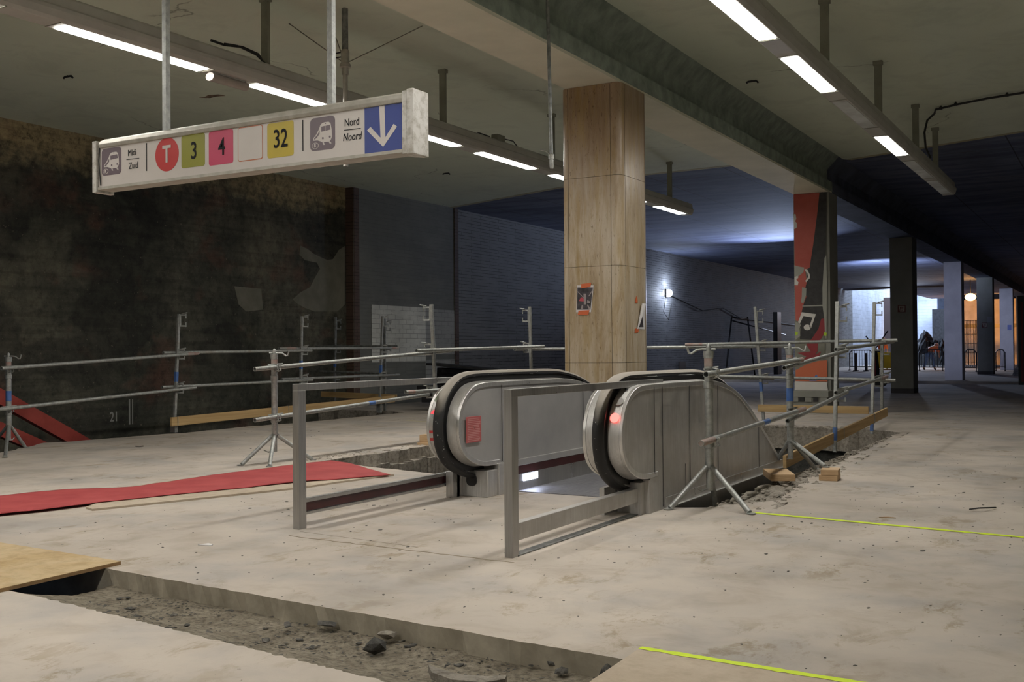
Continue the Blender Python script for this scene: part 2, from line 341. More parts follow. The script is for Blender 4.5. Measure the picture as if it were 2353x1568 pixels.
def split_build(b, name, mat, parent=None, bevel=0):
    par = list(range(len(b.v)))
    def find(i):
        while par[i] != i: par[i] = par[par[i]]; i = par[i]
        return i
    key = {}
    for i, v in enumerate(b.v):
        k = tuple(round(c, 4) for c in v)
        if k in key: par[find(i)] = find(key[k])
        else: key[k] = i
    for f in b.f:
        for i in f[1:]: par[find(i)] = find(f[0])
    groups = {}
    for k, f in enumerate(b.f): groups.setdefault(find(f[0]), []).append(k)
    out = []
    for fs in groups.values():
        m_ = MB(); mp = {}
        for k in fs:
            for i in b.f[k]:
                if i not in mp: mp[i] = len(m_.v); m_.v.append(b.v[i])
            m_.f.append(tuple(mp[i] for i in b.f[k])); m_.sm.append(b.sm[k]); m_.mi.append(b.mi[k])
        out.append(m_.build(name, mat, parent, bevel))
    return out
def world_loc(p):
    v = Vector(p.location); q = p.parent
    return v if q is None else None
def parent_inv(p):
    mt = Matrix.Identity(4)
    chain = []
    q = p
    while q is not None: chain.append(q); q = q.parent
    w = Matrix.Identity(4)
    for q in reversed(chain): w = w @ q.matrix_parent_inverse @ q.matrix_basis
    return w.inverted()
def tag(o, label, cat, group=None, kind=None):
    if label: o['label'] = label
    if cat: o['category'] = cat
    if group: o['group'] = group
    if kind: o['kind'] = kind
    return o
def thing(name, label, cat, loc=(0, 0, 0), group=None):
    o = bpy.data.objects.new(name, None); col.objects.link(o); o.location = loc; o.empty_display_size = .1
    return tag(o, label, cat, group)
def struct(o): o['kind'] = 'structure'; return o
def rrect(x0, x1, z0, z1, r, n=5):
    p = []
    for cx, cz, a in ((x1-r, z1-r, 0), (x0+r, z1-r, 90), (x0+r, z0+r, 180), (x1-r, z0+r, 270)):
        for i in range(n+1):
            t = math.radians(a+90*i/n); p.append((cx+r*math.cos(t), cz+r*math.sin(t)))
    return p
def ell(cx, cz, rx, rz, n=28): return [(cx+rx*math.cos(2*PI*i/n), cz+rz*math.sin(2*PI*i/n)) for i in range(n)]
def text(body, name, size, x, z, y, mat, parent, sx=.85, shear=0, off=.0, ext=.0005, align='CENTER', rotz=0):
    c = bpy.data.curves.new(name, 'FONT'); c.body = body; c.size = size; c.align_x = align; c.align_y = 'CENTER'; c.extrude = ext; c.offset = off; c.shear = shear; c.resolution_u = 6
    t = bpy.data.objects.new(name+'_src', c); col.objects.link(t)
    dg = bpy.context.evaluated_depsgraph_get(); me = bpy.data.meshes.new_from_object(t.evaluated_get(dg))
    bpy.data.objects.remove(t); bpy.data.curves.remove(c)
    me.name = name; me.transform(Matrix.Translation((x, y, z)) @ Matrix.Rotation(rotz, 4, 'Z') @ Matrix.Rotation(PI/2, 4, 'X') @ Matrix.Scale(sx, 4, (1, 0, 0)))
    me.materials.clear(); me.materials.append(M[mat]); o = bpy.data.objects.new(name, me); col.objects.link(o)
    if parent is not None: o.parent = parent; o.matrix_parent_inverse = parent_inv(parent)
    return o
def jag(p, q, n, amp, seed=1):
    rnd = random.Random(seed); p = Vector(p); q = Vector(q); d = (q-p); nn = Vector((-d.y, d.x)).normalized(); out = []
    for i in range(n): out.append(tuple(p+d*(i/n)+nn*(rnd.uniform(-amp, amp) if i else 0)))
    return out

# ================================================================ SETTING
XW = -15.06; ZC = 4.9; YR = 38.6
# floor slab with the escalator pit and the trench cut out
pit = []
pit += jag((-7.75, 9.15), (-7.68, 16.5), 46, .05, 3)
pit += jag((-7.68, 16.5), (-3.35, 16.35), 34, .07, 4)
pit += jag((-3.35, 16.35), (-2.80, 15.95), 6, .04, 5)
pit += jag((-2.80, 15.95), (-2.62, 11.5), 34, .035, 6)
pit += jag((-2.62, 11.5), (-2.42, 8.35), 34, .045, 8)
pit += jag((-2.42, 8.35), (-2.86, 7.62), 9, .04, 9)
pit += [(-3.05, 7.60), (-3.06, 9.6), (-4.52, 9.6), (-4.9, 8.58), (-5.6, 8.62)]
pit += jag((-5.9, 8.70), (-7.75, 9.15), 12, .02, 10)
trench = [(-6.6, 4.13), (-4.95, 4.03)]+jag((-4.9, 4.02), (-1.80, 3.80), 50, .006, 11)+[(-1.62, 3.79), (-1.62, 3.05)]+jag((-2.30, 3.12), (-4.70, 3.40), 110, .009, 12)+[(-4.72, 3.40), (-6.6, 3.50)]
left = [(XW-.4, -6), (4.72, -6), (4.72, YR), (XW-.4, YR), (XW-.4, 17.75)]
left += jag((XW-.4, 17.75), (-12.55, 17.5), 14, .06, 14)
for a, b, n, s_ in (((-12.5, 17.4), (-12.38, 14.1), 18, 21), ((-12.38, 14.1), (-12.55, 12.8), 6, 22), ((-12.55, 12.8), (-12.4, 11.3), 8, 23), ((-12.55, 11.3), (-12.72, 9.4), 10, 24), ((-12.85, 9.4), (-11.9, 8.0), 8, 25), ((-12.0, 8.0), (-11.8, 2), 14, 26)):
    left += jag(a, b, n, .035, s_)
left += [(XW-.4, 2)]
def slab(loops, z, depth):
    b = MB(); vs = []
    for lp in loops: vs += [(x, y, z) for x, y in lp]
    tr = tessellate_polygon([[Vector((x, y, 0)) for x, y in lp] for lp in loops])
    b.cur = 0; b.add(vs, [tuple(t) for t in tr])
    for li, lp in enumerate(loops):
        b.cur = 2 if li == 2 else 1
        n = len(lp); rnd = random.Random(n)
        b.add([(x, y, z) for x, y in lp]+[(x+rnd.uniform(-.02, .02), y+rnd.uniform(-.02, .02), z-.12-rnd.uniform(0, .05)) for x, y in lp]+[(x, y, z-depth) for x, y in lp],
              [(i, (i+1) % n, n+(i+1) % n, n+i) for i in range(n)]+[(n+i, n+(i+1) % n, 2*n+(i+1) % n, 2*n+i) for i in range(n)])
    return b
fl = slab([left, pit], 0, .32) if False else None
b = slab([left, pit, trench], 0, .34); struct(b.build('floor', ['floor', 'raw', 'cutedge'], weld=True))
b = MB(); b.box(XW-.4, 4.72, YR, 130, -.3, .085); struct(b.build('floor', 'floor'))
# trench bottom, deeper hole below the plywood
def rough_grid(x0, x1, y0, y1, z, nx, ny, amp, seed, edge_fn=None):
    rnd = random.Random(seed); from mathutils import noise as NZ
    vs = []
    for j in range(ny+1):
        for i in range(nx+1):
            x = x0+(x1-x0)*i/nx; y = y0+(y1-y0)*j/ny
            h = NZ.fractal(Vector((x*3, y*3, seed)), 1, 2, 6)*amp+rnd.uniform(-.15, .15)*amp
            if edge_fn: x, y, h = edge_fn(x, y, h)
            vs.append((x, y, z+h))
    w = nx+1
    return vs, [(j*w+i, j*w+i+1, (j+1)*w+i+1, (j+1)*w+i) for j in range(ny) for i in range(nx)]
def ef(x, y, h):
    t = max(0, min(1, (3.52+(-x-4.7)*.0-y)/.45))   # climbs towards the near lip
    lip = 3.12+(-2.34-x)*.118
    k = max(0, 1-(y-lip)/.33)
    k = min(k, 1); return x, y, h*(1-.75*k)+k*.084
vs, fs = rough_grid(-4.92, -1.55, 3.04, 4.06, -.095, 190, 64, .013, 3, ef)
b = MB(); b.add(vs, fs, False); tb = b.build('floor', 'rubble'); struct(tb)
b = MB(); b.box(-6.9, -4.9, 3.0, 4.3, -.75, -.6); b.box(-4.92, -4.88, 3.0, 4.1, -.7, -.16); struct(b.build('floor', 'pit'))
# broken concrete ledge right of the escalator
def ef2(x, y, h):
    t = (y-7.5)/8.5; xr = -2.25-.42*t; xl = -2.88
    u = (x+3)/1.0; xx = xl+(xr-xl)*u
    return xx, y, h-.055+.05*u
vs, fs = rough_grid(-3, -2, 7.55, 16.1, 0, 26, 300, .032, 9, ef2)
b = MB(); b.add(vs, fs); b.add([v for v in vs[::27]]+[(v[0], v[1], -.6) for v in vs[::27]], [(i, i+1, 301+i+1, 301+i) for i in range(300)]); struct(b.build('floor', 'raw'))
# pit walls and floors
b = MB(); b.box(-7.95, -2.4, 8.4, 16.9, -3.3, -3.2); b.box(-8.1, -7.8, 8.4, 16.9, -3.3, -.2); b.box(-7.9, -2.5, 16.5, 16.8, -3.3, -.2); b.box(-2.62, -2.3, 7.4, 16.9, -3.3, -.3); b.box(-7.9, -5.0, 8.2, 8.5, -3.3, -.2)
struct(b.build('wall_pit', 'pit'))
b = MB()
rnd = random.Random(5); x = -7.62
while x < -5.6:       # broken hollow blocks showing in the side of the pit (faces the camera from the far side)
    w = rnd.uniform(.05, .11); b.box(x, x+w-.012, 12, 12.05, -.5, -.14+rnd.uniform(-.03, .02)); x += w
b = MB(); y = 9.3
while y < 13:
    w = rnd.uniform(.06, .16); b.box(-7.79, -7.66+rnd.uniform(-.03, .02), y, y+w-.02, -.75+rnd.uniform(0, .2), -.12+rnd.uniform(-.04, .0)); y += w
struct(b.build('wall_pit', 'raw'))
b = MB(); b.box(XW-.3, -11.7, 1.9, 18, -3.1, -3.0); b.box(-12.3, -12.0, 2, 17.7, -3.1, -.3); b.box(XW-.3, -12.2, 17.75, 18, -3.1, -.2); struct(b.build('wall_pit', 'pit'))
b = MB(); b.box(XW-.3, XW, -6, 18.71, -3.2, ZC); struct(b.build('wall_left', 'soot'))
b = MB(); b.box(XW-.3, -14.86, 18.71, 23.0, 0, ZC); o = struct(b.build('wall_left', 'brick_a'))
b = MB(); b.box(-14.87, -14.845, 18.72, 18.9, 0, ZC); b.box(-14.87, -14.84, 22.82, 22.99, 0, ZC); b.box(XW, -14.86, 18.69, 18.71, 0, ZC); struct(b.build('trim_1', ['redbrick']))
b = MB(); b.box(XW-.3, -14.93, 23.0, 69.2, 0, ZC+.4); struct(b.build('wall_left', 'brick_b'))
b = MB(); b.box(XW-.3, -15.1, 69.3, 130, 0, 9); struct(b.build('wall_left', 'brick_bright'))
b = MB(); b.box(-14.86, -14.852, 19.35, 21.5, .98, 2.3); struct(b.build('trim_2', 'brick_white'))
b = MB(); b.box(-14.86, -14.853, 21.5, 22.8, 1.15, 2.27); b.prism([(21.5, .2), (22.95, .2), (22.95, 1.02), (21.5, 1.02)], -14.86, -14.854, 'X'); struct(b.build('trim_2', brick('greyed_whitewash_brick', (.42, .43, .42), (.5, .5, .5), 0, .3, .11)))
b = MB(); b.box(4.72, 5.0, -6, 130, -1, ZC+.5); b.box(XW-.3, 5, -6.3, -6, -3.2, ZC+.5); struct(b.build('wall_right', 'colgrey'))
b = MB(); b.box(XW-.3, 5, 128, 128.3, 0, 9); struct(b.build('wall_back', 'brick_bright'))
# light patch of bare plaster on the sooty wall and marks
from mathutils import noise as NZ
def blob(pts, X0, X1, mat, name='trim_3'):
    b = MB(); b.prism(pts, X0, X1, 'X'); return struct(b.build(name, mat))
def wallpts(px, X): return [(lambda p: (p.y, p.z))(AX(x, y, X)) for x, y in px]
M['plasterpatch'] = simple('bare_plaster_patch', (.16, .155, .12), (.22, .21, .17), 3, .85)
blob(wallpts([(690, 565), (706, 572), (720, 583), (738, 592), (752, 598), (765, 596), (778, 575), (792, 566), (792, 700), (775, 716), (750, 716), (722, 716), (700, 708), (680, 697), (672, 688), (690, 672), (712, 660), (722, 640), (735, 618), (728, 604), (700, 598), (688, 585)], XW), XW, XW+.006, 'plasterpatch')
blob(wallpts([(538, 658), (600, 664), (604, 712), (565, 716), (548, 700)], XW), XW, XW+.005, 'plasterpatch')
M['chalk'] = flat('chalk_paint', (.30, .30, .28))
p = AX(262, 959, XW); q = AX(285, 925, XW)
t_ = text('21', 'wall_number', .23, XW+.004, p.z, p.y, 'chalk', None, .8, off=.004); 
# turn the number to face the hall (+X)
me = t_.data; me.transform(Matrix.Translation(p) @ Matrix.Rotation(PI/2, 4, 'Z') @ Matrix.Translation((-(XW+.004), -p.y, -p.z)))
me.transform(Matrix.Translation((.004, 0, 0))); tag(t_, 'chalk number 21 painted low on the sooty left wall', 'painted number')
b = MB(); b.box(XW, XW+.004, q.y+.1, q.y+.13, -.02, .42); b.box(XW, XW+.004, q.y+.17, q.y+.19, -.02, .42); struct(b.build('trim_4', 'chalk'))
# ceiling : olive part and blue-black part, with a cream paint edge between
bl = [(XW-.4, 22.9), (-14.6, 22.66), (-11.0, 21.33), (-8.6, 20.74), (-5.5, 20.6)]
br_ = [(-4.83, 20.9), (-4.6, 21.25), (-1.44, 20.1), (1.5, 19.4), (4.8, 18.6)]
def ceilpoly(poly, mat, name='ceiling'):
    b = MB(); b.prism(poly, ZC, ZC+.3, 'Z'); return struct(b.build(name, mat))
ceilpoly([(XW-.4, -6.3), (4.8, -6.3)]+br_[::-1]+bl[::-1], 'ceil')
ceilpoly(bl+br_+[(4.8, 130), (-8.2, 130), (-8.2, 84), (-12.4, 84), (-12.4, 67), (XW-.4, 66)], 'ceil_blue')
b = MB()
for L in (bl, br_[1:]):
    for p, q in zip(L[:-1], L[1:]): b.bar((p[0], p[1]-.05, ZC-.001), (q[0], q[1]-.05, ZC-.001), .13, .006)
struct(b.build('trim_5', 'cream'))
# beam on the column row: lower box, upper web, chamfer
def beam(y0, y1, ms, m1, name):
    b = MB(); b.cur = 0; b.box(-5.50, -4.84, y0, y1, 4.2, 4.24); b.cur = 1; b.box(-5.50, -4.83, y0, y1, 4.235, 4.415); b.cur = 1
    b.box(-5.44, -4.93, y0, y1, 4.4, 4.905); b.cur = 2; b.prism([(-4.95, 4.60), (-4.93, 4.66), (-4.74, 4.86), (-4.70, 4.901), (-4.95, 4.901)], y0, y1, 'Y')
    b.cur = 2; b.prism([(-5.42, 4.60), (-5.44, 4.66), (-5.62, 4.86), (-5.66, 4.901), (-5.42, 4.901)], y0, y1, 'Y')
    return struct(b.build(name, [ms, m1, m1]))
beam(-6, 20.75, 'beam', 'beam_side', 'trim_6'); beam(20.75, 127, 'beam_blue', 'beam_blue', 'trim_7')
b = MB(); b.box(-14.9, -9, 66.5, 67.2, 4.82, 4.92); b.box(-5, 4.7, 80, 81, 4.3, 4.9); struct(b.build('trim_8', 'fardark'))

# ================================================================ COLUMNS
c1 = thing('column', 'large column clad in brown travertine with two taped photographs', 'column', (-5.2, 11.15, 0))
zs = [-1.2] + [AY(1350, y, 10.80).z for y in (834, 613, 408)] + [4.2]
b = MB(); b.box(-5.53, -4.85, 10.83, 11.52, -1.2, 4.2); b.build('core', 'joint', c1)
for z0, z1 in zip(zs[:-1], zs[1:]):
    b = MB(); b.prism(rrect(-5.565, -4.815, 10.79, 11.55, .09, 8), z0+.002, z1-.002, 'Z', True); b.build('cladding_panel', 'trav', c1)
b = MB()
for x in (-5.47, -4.94): b.box(x-.002, x+.002, 10.7885, 10.80, -1, 4.19)
for y in (10.9, 11.46): b.box(-4.83, -4.8135, y-.002, y+.002, -1, 4.19)
split_build(b, 'joint', 'joint', c1)
def printed(name, label, pts, tapes, Y):
    t = thing(name, label, 'poster', (pts[0][0], Y, pts[0][1]))
    return t
def pxY(l, Y): return [(lambda p: (p.x, p.z))(AY(x, y, Y)) for x, y in l]
Yp = 10.786
ps = thing('poster', 'small printed photo of escalators taped flat on the travertine column', 'poster', tuple(AY(1344, 688, Yp)))
b = MB(); b.prism(pxY([(1326, 656), (1364, 656), (1358, 718), (1324, 718)], Yp), Yp-.002, Yp+.001, 'Y'); b.build('sheet', 'paper', ps)
b = MB(); b.prism(pxY([(1327, 661), (1362.5, 661), (1357, 712), (1326, 712)], Yp), Yp-.003, Yp-.001, 'Y'); b.build('print', 'photo', ps)
b = MB()
for l in ([(1327, 671), (1328.5, 670), (1342, 684), (1341, 685)], [(1363, 668), (1361, 667), (1352, 681), (1354, 681)], [(1341, 675), (1347, 675), (1347, 700), (1342, 700)], [(1349, 701), (1351, 700), (1358, 711), (1354, 712)], [(1337, 702), (1340, 701), (1340, 711), (1334, 711)], [(1350, 690), (1355, 692), (1356, 697), (1349, 696)]):
    b.prism(pxY(l, Yp), Yp-.0036, Yp-.0028, 'Y')
split_build(b, 'print_highlights', flat('print_greys', (.32, .28, .28)), ps)
b = MB(); b.prism(pxY([(1333, 687), (1337, 683), (1343, 688), (1341, 693), (1331, 692)], Yp), Yp-.0036, Yp-.0028, 'Y'); b.build('print_spot', flat('print_pink', (.5, .07, .1)), ps)
for l in ([(1336, 653), (1359, 650), (1357, 660), (1335, 663)], [(1330, 714), (1355, 713), (1352, 724), (1328, 724)]):
    b = MB(); b.prism(pxY(l, Yp), Yp-.005, Yp-.0032, 'Y'); b.build('tape', 'tape', ps)
Xp = -4.8125
def pxX(l, X): return [(lambda p: (p.y, p.z))(AX(x, y, X)) for x, y in l]
ps = thing('poster', 'curled white photo print hanging by orange tape on the right face of the travertine column', 'poster', tuple(AX(1468, 730, Xp)))
# curled sheet: right strip flat against the stone, left flap rolled outward
P0 = AX(1459, 697, Xp); P1 = AX(1479, 757, Xp)
y0, y1, z0, z1 = P0.y, P1.y+.03, P1.z, P0.z
vs = []; n = 14
for j in range(9):
    v = j/8; z = z0+(z1-z0)*v; roll = .25+.65*v
    for i in range(n+1):
        u = i/n
        if u > 1-roll*.9:
            a = (u-(1-roll*.9))/(roll*.9)*PI*.85; r_ = .035*roll
            yy = y0+(y1-y0)*(1-roll*.9) - 0; xx = 0
            vs.append((Xp+.002+r_*(1-math.cos(a)), y1-(yy-y0)-r_*3*math.sin(a)*.9-.0, z))
        else: vs.append((Xp+.002, y1-u*(y1-y0), z))
b = MB(); w = n+1; b.add(vs, [(j*w+i, j*w+i+1, (j+1)*w+i+1, (j+1)*w+i) for j in range(8) for i in range(n)], True); sh = b.build('sheet', 'paper', ps)
b = MB(); b.prism(pxX([(1474, 710), (1476, 730), (1478, 752), (1465, 752), (1470, 725)], Xp), Xp+.0028, Xp+.004, 'X'); b.build('print', 'photo', ps)
for l in ([(1462, 681), (1464, 690), (1464, 697), (1459, 696), (1460, 688)], [(1459, 756), (1467, 754), (1466, 764), (1458, 765)]):
    b = MB(); b.prism(pxX(l, Xp), Xp+.002, Xp+.0065, 'X'); b.build('tape', 'tape', ps)

# mural column
c2 = thing('column', 'column with torn red and black mural showing a white music note', 'column', (-5.2, 20.8, 0))
Y2 = 20.46
b = MB(); b.box(-5.505, -4.93, Y2, 21.1, 0, 4.2); b.build('shaft', 'colbare', c2, bevel=.01)
b = MB(); b.box(-4.93, -4.83, Y2+.02, 21.12, 0, 4.2); b.build('side_pilaster', 'colgrey', c2)
def mur(px, mat, name, d=.004):
    pts = [(lambda p: (p.x, p.z))(AY(1800+x*.3317, 420+y*.3317, Y2)) for x, y in px]
    b = MB(); b.prism(pts, Y2-d, Y2+.001, 'Y'); return b.build(name, mat, c2)
mur([(72, 82), (250, 70), (237, 200), (207, 430), (182, 590), (152, 603), (162, 690), (150, 740), (160, 790), (138, 850), (125, 905), (102, 960), (86, 955), (82, 800), (78, 720), (79, 590), (75, 300)], 'mur_red', 'red_paint')
mur([(250, 70), (300, 68), (296, 300), (292, 500), (280, 560), (275, 700), (270, 720), (272, 850), (285, 950), (255, 1010), (215, 1090), (115, 1085), (120, 1010), (102, 960), (125, 905), (138, 850), (160, 790), (150, 740), (162, 690), (165, 600), (182, 590), (207, 430), (237, 200)], 'mur_black', 'black_paint')
mur([(76, 572), (110, 582), (145, 588), (140, 620), (100, 655), (78, 655)], 'mur_grey', 'torn_patch', .006)
mur([(148, 598), (165, 600), (185, 640), (184, 662), (158, 690), (153, 680), (172, 655), (168, 630), (150, 610)], 'mur_white', 'white_paint', .007)
mur([(78, 655), (100, 645), (104, 660), (90, 672), (106, 690), (100, 712), (78, 710)], 'mur_white', 'white_paint', .007)
mur([(70, 215), (86, 220), (90, 250), (82, 268), (94, 280), (94, 310), (80, 322), (74, 320)], 'mur_white', 'white_paint', .006)
mur([(130, 725), (160, 730), (158, 780), (140, 835), (122, 830), (128, 790)], 'mur_grey', 'torn_patch', .008)
mur([(132, 852), (274, 846), (274, 856), (132, 859)], 'mur_grey', 'torn_patch', .006)
mur([(128, 898), (226, 911), (194, 1005), (180, 1000), (203, 935), (140, 924), (115, 978), (102, 968)], 'mur_white', 'music_note', .008)
mur(ell(166, 1003, 24, 20), 'mur_white', 'music_note_head', .008)
mur([(84, 962), (122, 985), (112, 1010), (118, 1062), (82, 1090)], 'mur_grey', 'torn_patch', .006)
mur([(262, 945), (288, 940), (286, 1040), (262, 1080), (240, 1112), (236, 1170), (205, 1212), (110, 1250), (160, 1205), (98, 1180), (190, 1170), (160, 1120), (200, 1078), (245, 1010)], 'mur_crim', 'red_arm', .006)
mur([(120, 1245), (262, 1170), (250, 1200), (285, 1220), (140, 1262)], 'mur_crim', 'red_stroke', .005)
mur([(86, 1300), (150, 1265), (190, 1240), (303, 1230), (306, 1378), (86, 1375)], 'mur_orange', 'orange_paint', .005)
mur([(180, 1366), (205, 1362), (222, 1336), (232, 1330), (238, 1342), (225, 1360), (240, 1368), (225, 1374), (180, 1373)], 'bluepaint', 'blue_scribble', .008)
mur([(278, 620), (286, 520), (299, 505), (303, 700), (300, 1080), (290, 1080), (285, 950), (272, 850), (272, 730)], 'mur_grey', 'torn_strip', .012)
mur([(80, 1376), (308, 1384), (303, 1400), (312, 1442), (80, 1442)], 'mur_white', 'whitewash_band', .02)
mur([(82, 1030), (105, 1040), (98, 1055), (84, 1060)], 'lime', 'lime_dot', .009); mur([(282, 1035), (303, 1040), (298, 1062), (280, 1060)], 'lime', 'lime_dot', .014)
pb = AY(1817, 898, 20.1); pe = AY(1905, 915, 20.1)
blk = thing('plinth_block', 'grey concrete block with two square slots standing before the mural column', 'concrete block', (-5.15, 20.25, 0))
b = MB(); b.box(pb.x, pe.x, 20.05, 20.43, .30, .42); b.box(pb.x+.02, pe.x-.02, 20.09, 20.43, 0, .30); 
for x in (pb.x+.02, pb.x+.27, pb.x+.56): b.box(x, x+.13, 20.06, 20.1, .21, .31)
b.build('body', 'colgrey', blk, bevel=.006)
b = MB()
for x in (pb.x+.17, pb.x+.43): b.box(x, x+.09, 20.062, 20.1, .22, .295)
split_build(b, 'slot', 'black', blk)
# plain columns
def plain(x0, x1, y0, dep, mat, label, zb):
    c = thing('column', label, 'column', ((x0+x1)/2, y0+dep/2, zb))
    b = MB(); b.box(x0, x1, y0, y0+dep, zb, 4.2); b.build('shaft', mat, c, bevel=.008)
    if mat == 'colgrey': b = MB(); b.box(x0-.004, x1+.004, y0-.004, y0+dep+.004, zb, zb+.13); b.build('base_band', 'fardark', c)
    return c
c3 = plain(-5.48, -4.90, 30.0, .72, 'colgrey', 'dark grey square column with a small red framed sign, nearest plain one', 0)
c4 = plain(-5.42, -4.85, 39.5, .7, 'colwhite', 'white painted square column behind the dark grey column with red framed sign', .085)
c5 = plain(-5.42, -4.80, 49.0, .7, 'colgrey', 'dark grey square column farther off beside the orange lamp', .085)
c6 = plain(-5.45, -4.84, 58.9, .7, 'colwhite', 'farthest white column with a small blue and red notice', .085)
plain(-5.45, -4.84, 68.5, .7, 'colgrey', 'dim grey column at the far end of the row', .085)
def wsign(px, Y, par, label):
    s = thing('wall_sign', label, 'sign', tuple(AY((px[0]+px[2])/2, px[3], Y)))
    b = MB(); b.prism(pxY([(px[0], px[1]), (px[2], px[1]), (px[2], px[3]), (px[0], px[3])], Y), Y-.012, Y-.001, 'Y'); b.build('plate', flat('sign_dark_red', (.11, .02, .02)), s)
    w_, h_ = px[2]-px[0], px[3]-px[1]
    f = lambda u, v: (px[0]+u*w_, px[1]+v*h_)
    b = MB()
    for l in ([(.1, .1), (.9, .1), (.86, .2), (.14, .2)], [(.1, .1), (.24, .1), (.36, .88), (.3, .88)], [(.9, .1), (.76, .1), (.64, .88), (.86, .92)], [(.3, .82), (.86, .82), (.86, .92), (.3, .9)], [(.4, .28), (.47, .28), (.52, .75), (.46, .75)], [(.6, .28), (.67, .28), (.58, .75), (.52, .75)]):
        b.prism(pxY([f(*q) for q in l], Y), Y-.014, Y-.0115, 'Y')
    b.build('emblem', flat('sign_pale', (.42, .38, .33)), s); return s
wsign((2063, 702, 2081, 718), 30.0, c3, 'red framed sign with pale triangular emblem on the nearest dark grey column')
wsign((2256, 742, 2269, 753), 49.0, c5, 'tiny dark sign with pale emblem on the farther dark grey column')
b = MB(); b.prism(pxY([(2269, 728), (2280, 728), (2280, 741), (2269, 741)], 49.0), 48.99, 48.998, 'Y'); tag(b.build('notice', flat('grey_notice', (.28, .28, .3))), 'grey paper notice above the tiny dark sign on the farther grey column', 'notice')
b = MB(); b.prism(pxY([(2315, 747), (2324, 747), (2324, 759), (2315, 759)], 58.9), 58.88, 58.898, 'Y'); tag(b.build('notice', flat('blue_notice', (.15, .2, .5))), 'small blue notice on the farthest white column', 'notice')

# ================================================================ CEILING LIGHT ROWS
def light_row(xc, y0, y1, segs, label, hangers):
    t = thing('light_fixture', label, 'ceiling light', (xc, y1, ZC))
    zb = 3.95
    prof = [(-.105, zb+.012), (-.095, zb), (.095, zb), (.118, zb+.03), (.135, zb+.085), (.137, zb+.115), (.118, zb+.13), (.112, zb+.21), (.085, zb+.235), (-.085, zb+.235), (-.112, zb+.21), (-.137, zb+.115), (-.125, zb+.05)]
    b = MB(); b.prism([(xc+u, v) for u, v in prof], y0, y1, 'Y'); b.build('housing', 'housing', t, bevel=.006)
    for a, c, lit in segs:
        b = MB(); b.prism(rrect(xc-.078, xc+.078, a+.01, c-.01, .012, 3), zb-.006, zb+.004, 'Z'); b.build('diffuser', 'lamp' if lit else 'offpanel', t)['label' if 1 else ''] = 'glowing white diffuser' if lit else 'unlit grey diffuser'
        b = MB(); b.box(xc-.098, xc+.098, c+.035, c+.05, zb-.004, zb+.006); b.box(xc-.098, xc+.098, a-.06, a-.05, zb-.004, zb+.006); split_build(b, 'joint_strip', 'hanger', t)
    for y in hangers:
        b = MB(); b.box(xc-.045, xc+.045, y-.02, y+.02, zb+.22, ZC); b.box(xc-.058, xc+.058, y-.035, y+.035, ZC-.05, ZC); b.build('hanger', 'hanger', t)
    return t
LX, RX = -7.68, -2.70
lseg = [(y, y+1.58, True) for y in (-3.0, -.85, 1.35, 3.6)]+[(5.77, 7.38, True), (8.04, 9.62, True), (10.28, 11.88, True), (12.42, 13.97, True), (14.6, 16.15, True), (16.75, 18.2, True), (18.86, 20.2, True)]
light_row(LX, -6, 20.5, lseg, 'long suspended light row running above the hanging sign, left of the beam', (2.0, 5.1, 8.24, 11.55, 14.6, 19.54))
rseg = [(-3.3, -1.75, True), (-1.1, .45, True), (1.1, 2.65, True), (3.3, 4.85, True), (5.5, 7.1, True), (7.66, 9.25, True), (9.93, 11.47, True), (11.98, 13.6, False), (14.27, 15.8, True), (16.37, 18.15, False), (18.5, 20.15, False)]
light_row(RX, -6, 20.4, rseg, 'long suspended light row right of the beam with three dark panels', (2.5, 5.3, 8.3, 11.33, 14.15, 16.97, 18.92))
e = thing('emergency_light', 'rounded emergency light hanging under the left light row', 'emergency light', (LX, 7.7, 3.93))
b = MB(); b.prism(ell(LX, 3.905, .055, .042, 20), 7.46, 7.95, 'Y', True); b.build('diffuser', simple('yellowed_lamp_cover', (.34, .30, .27), (.42, .38, .34), 5, .5), e, bevel=.01)
b = MB(); b.box(LX-.04, LX+.04, 7.5, 7.9, 3.938, 3.952); b.build('bracket', 'housing', e)
jb = thing('junction_box', 'small grey junction box on top of the left light row', 'junction box', (LX, 12.9, 4.19))
b = MB(); b.box(LX-.05, LX+.06, 12.85, 13.05, 4.18, 4.28); b.build('box', 'hanger', jb, bevel=.006)
b = MB(); b.path([(LX-.05, 12.8, 4.24), (LX-.12, 12.6, 4.27), (LX-.05, 12.5, 4.23)], .012, 8); b.path([(LX+.05, 13.05, 4.24), (LX+.05, 13.3, 4.25), (LX+.02, 13.5, 4.19)], .008, 8); b.build('cable', 'black', jb)
b = MB(); b.path([(LX, 8.2, 4.22), (LX+.03, 8.1, 4.27), (LX, 7.9, 4.30), (LX, 7.65, 4.26), (LX-.02, 7.5, 4.27)], .013, 8); b.path([(LX+.03, 8.2, 4.20), (LX+.05, 8.05, 4.25), (LX+.04, 7.8, 4.28), (LX+.06, 7.6, 4.25)], .010, 8)
tag(b.build('cable', 'black'), 'loose black cables on the left light row beside its hanger', 'cable')
